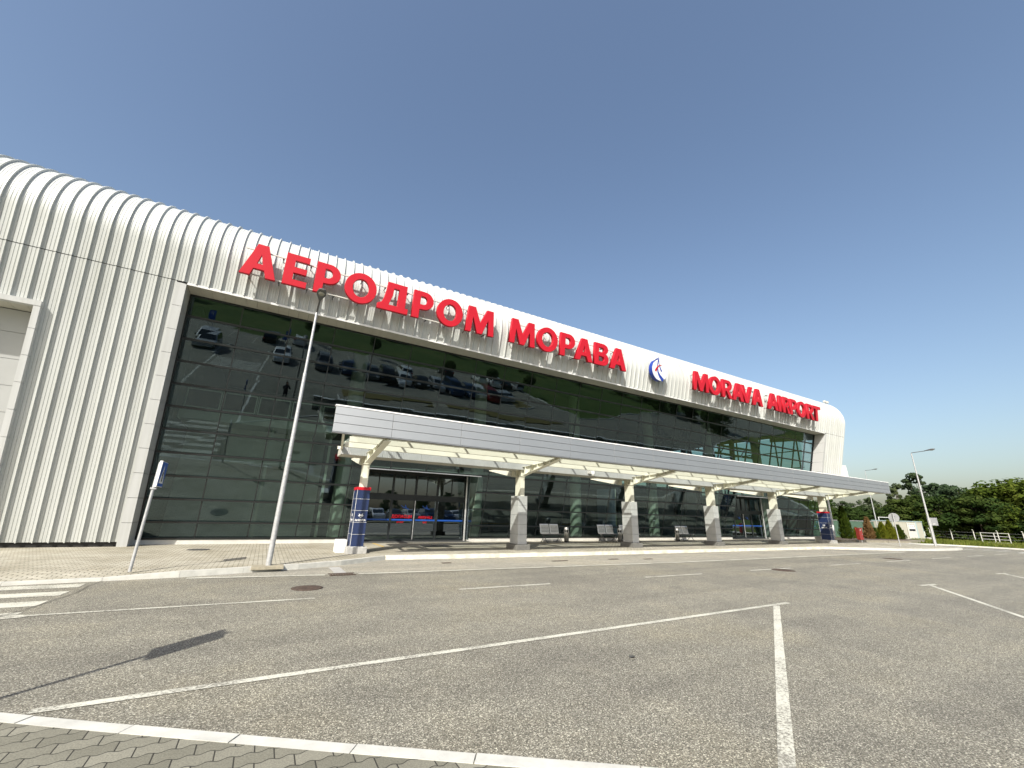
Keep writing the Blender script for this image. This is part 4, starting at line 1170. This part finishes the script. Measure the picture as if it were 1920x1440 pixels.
def plant_tree(x, y, h, k, label, group, wide=1.0):
    t = empty('broadleaf_tree', (x, y, gz(x)), random.uniform(0, 6.28), label, 'tree', group)
    s = h / HREF[k]
    for nm, me in zip(('crown', 'trunk'), TREES[k]):
        o = bpy.data.objects.new(nm, me); COL.objects.link(o); o.parent = t; o.scale = (s * wide, s * wide, s)
    return t
KIND = ['dense mid green tree', 'bluish green tree', 'bright green bushy tree', 'tall airy tree', 'dark dense tree']
row = [  # azimuth from facade normal, distance, height, kind, width
    (64.5, 112, 7.0, 0, 1.1), (66.6, 110, 7.0, 0, 1.0), (68.3, 108, 6.2, 1, 1.1), (69.4, 112, 5.6, 4, 1.1), (70.4, 106, 6.8, 1, .95), (71.4, 110, 5.4, 4, 1.1),
    (72.5, 108, 9.4, 3, .9), (73.3, 104, 7.2, 4, 1.0), (74.2, 110, 11.4, 3, 1.05), (75.3, 106, 9.2, 1, 1.05), (76.1, 104, 8.9, 1, 1.0), (76.9, 108, 8.3, 0, 1.0), (77.8, 104, 7.4, 1, 1.05),
    (78.6, 100, 7.9, 0, 1.15), (79.5, 98, 8.7, 2, 1.25), (80.4, 97, 8.8, 2, 1.3), (81.6, 100, 8.8, 0, 1.2), (83, 102, 8.4, 1, 1.1)]
ORD = ['first', 'second', 'third', 'fourth', 'fifth', 'sixth', 'seventh', 'eighth', 'ninth']
MARK = [(67.2, 'canopy tip'), (71.2, 'white booth'), (75.1, 'corner street lamp'), (78.0, 'white barrier')]
def place(az, seen):
    """say where along the belt: counted to the right of the nearest thing on its left"""
    m = [n for a, n in MARK if a <= az]
    key = m[-1] if m else 'far blue column'
    seen[key] = seen.get(key, 0) + 1
    return '%s right of the %s' % (ORD[seen[key] - 1], key)
seen = {}
for i, (az, d, h, k, w) in enumerate(row):
    x, y = d * math.sin(R(az)), d * math.cos(R(az))
    plant_tree(x, y, h, k, '%s in the far belt, %s' % (KIND[k], place(az, seen)), 'trees along the far fence', w)
rnd = random.Random(11); seen = {}
for i in range(20):                                   # lower growth that closes the foot of the belt
    az = 64 + 19.5 * i / 19 + rnd.uniform(-.3, .3); d = rnd.uniform(93, 97)
    x, y = d * math.sin(R(az)), d * math.cos(R(az))
    k = rnd.choice((0, 4, 2, 4))
    hh = rnd.uniform(3.6, 5.2) if az < 72 else rnd.uniform(4.6, 6.6)
    t = plant_tree(x, y, hh, k, 'low %s in front, %s' % (['green shrub', '', 'bright shrub', '', 'dark shrub'][k], place(az, seen)), 'low shrubs in front of the tree belt', 1.35)
    t.name = 'shrub'; t['category'] = 'shrub'
# trees beyond the car park, seen only in the panes
for i in range(16):
    x = -30 + i * 7.2; plant_tree(x, -66 + rnd.uniform(-5, 5), rnd.uniform(3.6, 7.6), rnd.choice((0, 1, 4)), 'tree on the far side of the car park, number %d along' % (i + 1), 'trees beyond the car park', 1.1)
for i in range(7):
    plant_tree(96 + rnd.uniform(-6, 6), -62 + i * 6.2 + rnd.uniform(-2, 2), rnd.uniform(7, 10), rnd.choice((0, 1, 4)), 'tree by the bend of the approach road, number %d along' % (i + 1), 'trees by the approach road', 1.1)
# clipped ball trees between the bays
bt = None
for i, (x, y) in enumerate(((1.6, -33.4), (11, -33.2), (20.8, -23.4), (28.6, -24.0), (36.5, -25.2))):
    if bt is None:
        r_ = random.Random(5); cm = MB(); leafcloud(cm, [((0, 0, 2.6), (1.05, 1.05, 1.0)), ((.2, .1, 2.7), (.9, .9, .9))], 700, .11, r_)
        bc = cm.mesh('crown', M['leaf_a']); tm = MB(); tm.tube((0, 0, 0), (0, 0, 2.2), .06, .045, 8); btm = tm.mesh('trunk', M['bark']); bt = 1
    t = empty('ball_tree', (x, y, 0), 0, 'ball-clipped small tree between parked cars, number %d along' % (i + 1), 'tree', 'clipped ball trees in the car park')
    for nm, me in (('crown', bc), ('trunk', btm)):
        o = bpy.data.objects.new(nm, me); COL.objects.link(o); o.parent = t

def conifer(x, y, h, r, mat, label, seed, round_=False):
    rnd_ = random.Random(seed)
    t = empty('conifer_shrub', (x, y, gz(x) + .15), 0, label, 'conifer', 'conifers in the planting bed')
    mb = MB(); n = int(3400 * max(.6, h / 2))
    for _ in range(n):
        f = rnd_.random() ** .8
        z = h * f
        rr = r * (1 - f) ** .75 * (.55 + .45 * min(1, f * 8)) * rnd_.uniform(.45, 1.08) if not round_ else r * math.sqrt(max(.02, 1 - (2 * f - .9) ** 2 * .82)) * rnd_.uniform(.7, 1.05)
        a = rnd_.uniform(0, 6.28)
        rr *= .88 + .20 * math.sin(3 * a + 9 * f + seed) * math.sin(11 * f + 2 * a) + .14 * math.sin(8 * a - 23 * f)
        p = Vector((rr * math.cos(a), rr * math.sin(a), z))
        d = Vector((math.cos(a) * .6, math.sin(a) * .6, 1)).normalized()
        s = rnd_.uniform(.05, .14) * (1 if h > 1.4 else .8)
        w = d.cross(Vector((math.cos(a + rnd_.uniform(-1, 1)), math.sin(a + rnd_.uniform(-1, 1)), .1))).normalized()
        mb.add([p - w * s * .5, p + d * s * .6 - w * s * .25, p + d * s * 1.9, p + d * s * .6 + w * s * .45], [(0, 1, 2, 3)])
    mb.build('crown', mat, t)
    tm = MB(); tm.tube((0, 0, -.15), (0, 0, h * .8), .05, .015, 7); tm.build('trunk', M['bark'], t)
    return t
conifer(45.7, 18.6, 2.75, .62, M['conifer'], 'tallest dark green conifer, beside the far blue column', 21)
conifer(50.0, 19.45, 1.0, .34, M['conifer_y'], 'small yellowing conifer behind the blue hydrant', 22)
conifer(52.0, 19.2, 1.98, .55, M['conifer_b'], 'dead brown conifer behind the red cabinet', 23)
conifer(54.0, 19.4, 1.05, .38, M['conifer'], 'short green conifer right of the brown one', 24)
conifer(56.0, 19.5, 1.6, .60, M['conifer_y'], 'bright green conifer at the foot of the distant lamp', 25)
conifer(57.0, 19.2, 1.8, .62, M['conifer_y'], 'bright green conifer nearest the round sign on its left', 26)
conifer(60.0, 19.5, 1.45, .60, M['conifer'], 'dark conifer right of the round sign pole before the booth', 27)
# planting bed
bed = [(38.0, 15.85), (49.7, 15.5), (63, 18.4), (63, 21.5), (46, 20.6), (40, 18.4)]
t = empty('planting_bed', (0, 0, 0), 0, 'low stone-edged planting bed with bare soil under the conifers', 'planting bed')
sheet('soil', bed, .24, M['soil'], kind=None, parent=t)
k = kerbstones('stone_edge', bed[:3], .22, -.05, .29, M['bed_stone'], .55, side=1, gap=.015); del k['kind']; k.parent = t
k = kerbstones('stone_edge', [(40, 18.4), (38.0, 15.85)], .22, -.05, .29, M['bed_stone'], .55, side=1, gap=.015); del k['kind']; k.parent = t

t = empty('hydrant_cabinet', (40.15, 15.45, .115), R(-8), 'red hydrant cabinet on a pale foot at the edge of the bed', 'hydrant cabinet')
mb = MB(); mb.bbox(-.2, .2, -.13, .13, .2, 1.02, .02); mb.build('box', M['hydrant_red'], t)
mb = MB(); mb.bbox(-.22, .22, -.15, .15, 1.02, 1.06, .01); mb.build('lid', M['hydrant_red'], t)
mb = MB(); mb.box(-.08, .08, -.09, .09, .0, .2); mb.build('foot', M['white_dull'], t)
mb = MB(); mb.box(-.1, .02, -.136, -.131, .86, .96); mb.box(.1, .13, -.145, -.131, .55, .65); mb.build('notice', M['paper'], t)
t = empty('hydrant', (46.3, 17.75, gz(46.3) + .2), 0, 'small blue hydrant with white cap beside the tall conifer', 'hydrant')
mb = MB(); mb.lathe([(.13, 0), (.13, .06), (.085, .08), (.085, .46), (.12, .48), (.12, .54), (.06, .62), (0, .63)], 16); mb.build('body', M['hydrant_blue'], t)
mb = MB(); mb.tube((-.22, 0, .34), (-.09, 0, .34), .07, None, 12); mb.tube((.09, 0, .34), (.2, 0, .34), .05, None, 12); mb.build('cap', M['white'], t)
mb = MB(); mb.tube((0, 0, -.1), (0, 0, 3.9), .10, .09, 14); mb.tube((0, 0, 3.9), (0, 0, 3.93), .12, .12, 14)
wp = mb.build('white_post', M['white']); wp.location = (46.6, 19.9, gz(46.6)); tag(wp, 'thick white post rising behind the tallest conifer', 'post')

# green sheet fence
t = empty('sheet_fence', (60, 28.6, gz(62)), math.atan2(-2.5, 19), 'dark green corrugated metal fence behind the conifers', 'fence')
mb = MB(); x = 0.0
pts = []
while x < 19.2:
    pts += [(x, 0), (x + .07, 0), (x + .10, -.04), (x + .17, -.04), (x + .2, 0)]; x += .2
vs = [(a, b, z) for z in (-.4, 2.02) for a, b in pts]; n = len(pts)
mb.add(vs, [(i, i + 1, n + i + 1, n + i) for i in range(n - 1)]); mb.build('sheet', M['green_metal'], t)
mb = MB(); mb.box(0, 19.2, -.06, .03, 2.02, 2.09); mb.build('top_rail', M['galv'], t)
mb = MB(); mb.path([(15.2, -.4, -.3), (15.2, -.4, 2.75), (18.6, -.4, 2.75)], .05, 8)
pp = mb.build('pipe_gantry', M['white_dull']); pp.parent = None; pp.location = (60, 28.6, gz(70)); pp.rotation_euler = (0, 0, math.atan2(-2.5, 19)); tag(pp, 'thin bent white pipe rising between fence and booth', 'pipe')
# booth
t = empty('gate_booth', (74, 24.5, gz(77) - .02), math.atan2(-1.1, 6.5), 'cream container booth with white door and notices before the trees', 'booth')
W = 6.6
mb = MB(); mb.box(0, W, 0, 2.4, .0, 2.36)
mb.build('wall', M['booth'], t)
mb = MB(); mb.bbox(-.06, W + .06, -.06, 2.46, 2.36, 2.46, .02); mb.box(4.98, 5.3, -.03, -.002, .0, 2.36); mb.box(0, .06, -.03, -.002, 0, 2.36); mb.box(W - .06, W, -.03, -.002, 0, 2.36); mb.build('trim', M['booth_trim'], t)
d = MB(); d.bbox(3.12, 4.95, -.05, -.002, .06, 2.2, .01); dd = d.build('door', M['white_dull'], t)
mb = MB(); mb.box(3.35, 4.7, -.056, -.051, 1.15, 2.0); mb.build('pane', M['car_glass'], dd)
mb = MB()
for i in range(3):
    for j in range(2): mb.box(3.38 + .44 * i, 3.76 + .44 * i, -.061, -.057, 1.42 + .29 * j, 1.68 + .29 * j)
mb.build('notice', M['paper'], dd)
mb = MB(); mb.tube((3.02, -.08, 0), (3.02, -.08, 2.3), .05, None, 8); mb.build('drainpipe', M['white_dull'], t)
mb = MB(); mb.bbox(W + .02, W + .5, .1, .6, .55, 1.15, .02); mb.bbox(W - .1, W + .25, -.55, -.2, -.05, .35, .02); mb.build('meter_box', M['white_dull'], t)
# concrete fence posts with bent tops
fp = None
for i in range(9):
    x, y = 88 + .15 * i, 27.2 - 2.28 * i
    if fp is None:
        mb = MB(); P = [(0, 0, -.3), (0, 0, 1.38), (-.05, 0, 1.5), (-.2, 0, 1.62)]
        for a, b in zip(P[:-1], P[1:]): mb.tube(a, b, .06, .055, 6)
        fp = mb.mesh('fence_post', M['white_dull'])
    o = bpy.data.objects.new('fence_post', fp); COL.objects.link(o); o.location = (x, y, gz(x) + .05)
    tag(o, ['concrete fence post hidden at the booth corner', 'concrete fence post just right of the booth', 'concrete fence post right of the corner lamp', 'concrete fence post left of the white barrier', 'concrete fence post seen through the white barrier', 'concrete fence post right of the white barrier', 'concrete fence post at the right picture edge', 'concrete fence post past the right picture edge', 'last concrete fence post of the row'][i], 'fence post', 'concrete fence posts with bent tops')
mb = MB()
for z in (.5, .9, 1.3): mb.path([(88 + .15 * i, 27.2 - 2.28 * i, gz(88) + z) for i in range(9)], .006, 4)
tag(mb.build('fence_wire', M['galv']), 'thin wires strung between the concrete fence posts', 'fence wire')
t = empty('metal_barrier', (80.9, 18.0, gz(80.9) + .05), math.atan2(-2.5, -.3), 'white tubular metal barrier standing on the grass', 'barrier')
for x in (0, 1.2, 2.5):
    mb = MB(); mb.box(x - .035, x + .035, -.03, .03, 0, 1.3); mb.build('post', M['white_dull'], t)
mb = MB()
for z in (.12, .5, .88, 1.27): mb.box(.03, 2.47, -.022, .022, z - .025, z + .025)
mb.build('rail', M['white_dull'], t)
# rough grass on the verge
rnd = random.Random(3); mb = MB()
for _ in range(9000):
    x = rnd.uniform(50, 92); lo = 16.0 + (x - 50) * -.05 if x < 54 else 8.5; y = rnd.uniform(lo, 15 + .28 * (x - 46))
    if x < 55.5 and y < 16.2: continue
    if x < 64 and y > 15.4 + (x - 49.7) * .2: continue
    h = rnd.uniform(.10, .34); a = rnd.uniform(0, 6.28); w = rnd.uniform(.02, .05); b = rnd.uniform(-.12, .12)
    z = gz(x) + .05
    mb.add([(x - w * math.cos(a), y - w * math.sin(a), z), (x + w * math.cos(a), y + w * math.sin(a), z), (x + b, y + b, z + h)], [(0, 1, 2)])
tag(mb.build('grass', M['blade']), kind='stuff')

# ------------------------------------------------------------------ cars in the car park
def car_proto(kind):
    if kind == 'hatch': L, W_, prof = 4.0, 1.70, [(-2.0, .62), (-1.95, .95), (-1.75, 1.38), (-1.3, 1.48), (-.1, 1.49), (.35, 1.38), (.95, .98), (1.75, .84), (1.98, .62)]
    elif kind == 'suv': L, W_, prof = 4.5, 1.85, [(-2.25, .7), (-2.2, 1.08), (-2.0, 1.58), (-1.6, 1.70), (-.1, 1.72), (.4, 1.58), (1.0, 1.12), (2.05, 1.0), (2.25, .7)]
    else: L, W_, prof = 4.5, 1.74, [(-2.25, .62), (-2.2, .98), (-1.6, 1.03), (-.95, 1.40), (-.2, 1.45), (.3, 1.36), (.95, .98), (2.0, .82), (2.22, .6)]
    t = empty('parked_car', (0, 0, 0), 0, None, 'car', 'cars in the car park')
    belt = prof[1][1] if kind != 'sedan' else .95
    sec = []
    for x, z in prof:
        top = z
        wb = W_ / 2 * (1 if abs(x) < L / 2 - .15 else .90)
        wt = wb * (.80 if top > belt + .1 else .94)
        zb = .22
        mid = min(top, belt)
        sec.append([(x, -wb * .93, zb), (x, -wb, .45), (x, -wb * .98, min(mid, .8) - .03), (x, -wt, top - .04), (x, -wt * .86, top), (x, wt * .86, top), (x, wt, top - .04), (x, wb * .98, min(mid, .8) - .03), (x, wb, .45), (x, wb * .93, zb)])
    mb = MB(); n = 10
    vs = [p for s in sec for p in s]
    mb.add(vs, [(j * n + i, (j + 1) * n + i, (j + 1) * n + (i + 1) % n, j * n + (i + 1) % n) for j in range(len(sec) - 1) for i in range(n)] + [tuple(range(n)), tuple(reversed(range((len(sec) - 1) * n, len(sec) * n)))])
    me = mb.mesh('body', PAINTS['white'])
    body = bpy.data.objects.new('body', me); COL.objects.link(body); body.parent = t
    g = MB()                                         # glasshouse panes sit just proud of the shell
    hi = [p for p in prof if p[1] > belt + .1]; xr0, xr1 = hi[0][0], hi[-1][0]; zt = max(p[1] for p in prof)
    wt = W_ / 2 * .80
    for s in (-1, 1):
        yb = s * (W_ / 2 * .955 + .012); yt = s * (wt + .012)
        g.quad((xr0 + .05, yb, belt + .03), (xr1 + .42, yb, belt + .03), (xr1 + .02, yt, zt - .14), (xr0 + .28, yt, zt - .10))
    i0 = prof.index(hi[-1]); a = prof[i0]; b = prof[i0 + 1]
    g.quad((b[0] + .0, -wt * .98, b[1] + .035), (b[0] + .0, wt * .98, b[1] + .035), (a[0] + .06, wt * .84, a[1] - .0), (a[0] + .06, -wt * .84, a[1] - .0))
    i1 = prof.index(hi[0]); a = prof[i1]; b = prof[i1 - 1]
    g.quad((b[0] - .015, wt * .96, b[1] + .06), (b[0] - .015, -wt * .96, b[1] + .06), (a[0] - .02, -wt * .84, a[1] - .02), (a[0] - .02, wt * .84, a[1] - .02))
    g.build('window', M['car_glass'], t)
    for x in (-L * .30, L * .31):
        for s in (-1, 1):
            w = MB(); y = s * (W_ / 2 - .09); w.tube((x, y - .1, .31), (x, y + .1, .31), .31, None, 18); wo = w.build('wheel', M['tyre'], t)
            rm = MB(); rm.tube((x, y + s * .101, .31), (x, y + s * .106, .31), .20, None, 14); rm.build('rim', M['alu'], wo)
    for s in (-1, 1):
        m_ = MB(); m_.bbox(L / 2 - .22, L / 2 - .01, s * W_ * .36 - .16, s * W_ * .36 + .16, .60, .74, .02); m_.build('headlight', M['headlight'], t)
        m_ = MB(); m_.bbox(-L / 2 - .01, -L / 2 + .12, s * W_ * .38 - .12, s * W_ * .38 + .12, .78, .95, .02); m_.build('taillight', M['taillight'], t)
        m_ = MB(); m_.bbox(.75, .9, s * (W_ / 2 + .06) - .08, s * (W_ / 2 + .06) + .08, belt, belt + .12, .02); m_.build('wing_mirror', M['dark'], t)
    return t
PROTO = {k: car_proto(k) for k in ('hatch', 'suv', 'sedan')}
used = set()
def car(x, y, rz, kind, paint, where):
    p = PROTO[kind]
    if kind not in used: t = p; used.add(kind)
    else: t = dup(p, (x, y, 0))
    t.location = (x, y, 0); t.rotation_euler = (0, 0, rz)
    t['label'] = '%s %s %s' % (paint, {'hatch': 'hatchback', 'suv': 'tall estate car', 'sedan': 'saloon car'}[kind], where)
    for c in t.children:
        if c.name.startswith('body'):
            c.material_slots[0].link = 'OBJECT'; c.material_slots[0].material = PAINTS[paint]
U = math.pi / 2
front = [(3.2, 'suv', 'grey'), (5.9, 'hatch', 'blue'), (8.6, 'hatch', 'grey'), (10.6, 'suv', 'black'), (12.6, 'hatch', 'white'), (14.9, 'sedan', 'black'), (17.2, 'hatch', 'silver'), (19.6, 'suv', 'blue'), (22.0, 'hatch', 'blue'), (23.6, 'hatch', 'white'), (25.2, 'suv', 'red'), (26.7, 'sedan', 'silver'), (28.0, 'hatch', 'silver')]
for i, (x, k, p) in enumerate(front): car(x, -16.2 + (.25 if i % 3 else -.2), U + random.uniform(-.05, .05), k, p, '%s from the lane in the near parked row' % (ORD + ['tenth', 'eleventh', 'twelfth', 'last'])[i])
back = [(-3.2, 'suv', 'black'), (.4, 'hatch', 'white'), (14.0, 'hatch', 'white'), (22.4, 'sedan', 'black'), (28.6, 'hatch', 'white'), (31.1, 'suv', 'white'), (33.4, 'sedan', 'black'), (36.0, 'hatch', 'silver')]
for i, (x, k, p) in enumerate(back): car(x, -28.9 if x != 14.0 else -22.6, -U + random.uniform(-.05, .05), k, p, '%s from the lane in the far parked row' % ORD[i])
car(-1.2, -17.0, U, 'sedan', 'white', 'parked beside the right edge of the access lane')
car(-8.4, -17.0, U, 'suv', 'silver', 'parked beside the left edge of the access lane')

# ------------------------------------------------------------------ the photographer, mirrored in the panes
pt = empty('person', (-.12, -.42, .046), R(-25), 'person in dark clothes holding up a phone, mirrored in the glass', 'person')
def skinned(name, joints, edges, mat, parent, root, sub=2):
    me = bpy.data.meshes.new(name); me.from_pydata([j[:3] for j in joints], edges, [])
    o = bpy.data.objects.new(name, me); COL.objects.link(o); o.parent = parent
    sk = o.modifiers.new('skin', 'SKIN')
    for v, j in zip(me.skin_vertices[0].data, joints): v.radius = (j[3], j[4] if len(j) > 4 else j[3]); v.use_root = False
    me.skin_vertices[0].data[root].use_root = True
    s = o.modifiers.new('sub', 'SUBSURF'); s.levels = sub; s.render_levels = sub
    me.materials.append(mat)
    return o
J = [(0, 0, .93, .145, .105), (0, 0, 1.12, .135, .10), (0, .0, 1.32, .16, .11), (0, .01, 1.46, .07, .06), (0, .03, 1.55, .055, .055), (0, .05, 1.66, .085, .10), (0, .05, 1.76, .06, .075),
     (.20, 0, 1.40, .06), (.25, .12, 1.18, .045), (.12, .34, 1.42, .033), (.075, .37, 1.50, .030),
     (-.20, 0, 1.40, .06), (-.25, .12, 1.18, .045), (-.12, .34, 1.42, .033), (-.075, .37, 1.50, .030),
     (.10, 0, .86, .085), (.11, .02, .48, .06), (.12, -.02, .09, .042), (.13, .10, .035, .035), (.13, .17, .03, .025),
     (-.10, 0, .86, .085), (-.12, .03, .48, .06), (-.13, -.01, .09, .042), (-.15, .11, .035, .035), (-.15, .18, .03, .025)]
E_ = [(0, 1), (1, 2), (2, 3), (3, 4), (4, 5), (5, 6), (2, 7), (7, 8), (8, 9), (9, 10), (2, 11), (11, 12), (12, 13), (13, 14), (0, 15), (15, 16), (16, 17), (17, 18), (18, 19), (0, 20), (20, 21), (21, 22), (22, 23), (23, 24)]
skinned('body', J, E_, M['cloth_dark'], pt, 0)
hd = MB(); hd.ball((0, .055, 1.665), .078, .098, .118, 16, 12); hd.ball((0, .155, 1.655), .014, .02, .022, 8, 6); hd.ball((.08, .05, 1.66), .012, .02, .03, 8, 6); hd.ball((-.08, .05, 1.66), .012, .02, .03, 8, 6); hd.build('face', M['skin'], pt)
hr = MB(); hr.ball((0, .035, 1.70), .088, .108, .105, 16, 10); hr.build('hair', M['hair'], pt)
for s in (1, -1):
    hj = [(s * .075, .37, 1.50, .026), (s * .07, .385, 1.545, .030, .016), (s * .065, .395, 1.58, .028, .014)]
    he = [(0, 1), (1, 2)]
    for k, (dx, L) in enumerate(((-.024, .055), (-.008, .065), (.008, .06), (.024, .045))):
        b = len(hj); hj += [(s * .065 + dx, .397, 1.585, .009), (s * .065 + dx, .405, 1.585 + L * .6, .0085), (s * .065 + dx * .9 - s * .012, .39, 1.585 + L, .008)]; he += [(2, b), (b, b + 1), (b + 1, b + 2)]
    b = len(hj); hj += [(s * .045, .385, 1.555, .010), (s * .028, .375, 1.58, .009)]; he += [(1, b), (b, b + 1)]
    skinned('hand', hj, he, M['skin'], pt, 0, 1)
ph = MB(); ph.bbox(-.075, .075, -.004, .004, -.036, .036, .003)
po = ph.build('phone', M['dark']); po.location = (0.0, -.035, 1.60); po.rotation_euler = (0, 0, R(-30)); tag(po, 'black phone held up in both hands by the photographer', 'phone')

# ------------------------------------------------------------------ light, sky, camera
EL = R(40.0); sun_dir = Vector((-math.cos(R(44)) * math.cos(EL), -math.sin(R(44)) * math.cos(EL), math.sin(EL)))
sl = bpy.data.lights.new('sun', 'SUN'); sl.energy = 4.0; sl.angle = R(.53); sl.color = (1.0, .955, .87)
so = bpy.data.objects.new('sun', sl); COL.objects.link(so); so.rotation_euler = (-sun_dir).to_track_quat('-Z', 'Y').to_euler(); so.location = (-30, -30, 40)
w = bpy.data.worlds.new('World'); SC.world = w; w.use_nodes = True
nt = w.node_tree; nt.nodes.clear()
wo = nt.nodes.new('ShaderNodeOutputWorld'); bg = nt.nodes.new('ShaderNodeBackground')
sky = nt.nodes.new('ShaderNodeTexSky'); sky.sky_type = 'NISHITA'; sky.sun_disc = False
sky.sun_elevation = EL; sky.sun_rotation = math.atan2(sun_dir.x, sun_dir.y)
sky.altitude = 0; sky.air_density = 1.2; sky.dust_density = 3.0; sky.ozone_density = 2.5
bg.inputs[1].default_value = .107
nt.links.new(mixc(nt, sky.outputs[0], (1.0, .972, .945), 1.0, 'MULTIPLY'), bg.inputs[0]); nt.links.new(bg.outputs[0], wo.inputs[0])

cam = bpy.data.cameras.new('camera'); co = bpy.data.objects.new('camera', cam); COL.objects.link(co)
yaw, pit, rol = .51786893, .30302338, .03107535
fwd = Vector((math.sin(yaw) * math.cos(pit), math.cos(yaw) * math.cos(pit), math.sin(pit)))
rgt = Vector((math.cos(yaw), -math.sin(yaw), 0)); up = rgt.cross(fwd)
r2 = rgt * math.cos(rol) + up * math.sin(rol); u2 = -rgt * math.sin(rol) + up * math.cos(rol)
mw_ = Matrix(((r2.x, u2.x, -fwd.x, 0), (r2.y, u2.y, -fwd.y, 0), (r2.z, u2.z, -fwd.z, 1.6), (0, 0, 0, 1)))
co.matrix_world = mw_
cam.sensor_width = 36; cam.lens = 763.747 / 1920 * 36; cam.sensor_fit = 'HORIZONTAL'
cam.clip_start = .02; cam.clip_end = 3000
SC.camera = co
SC.view_settings.view_transform = 'Standard'; SC.view_settings.look = 'None'; SC.view_settings.gamma = 1
SC.view_settings.exposure = .82
SC.cycles.max_bounces = 10; SC.cycles.transparent_max_bounces = 16; SC.cycles.glossy_bounces = 5
SC.cycles.caustics_reflective = False; SC.cycles.caustics_refractive = False
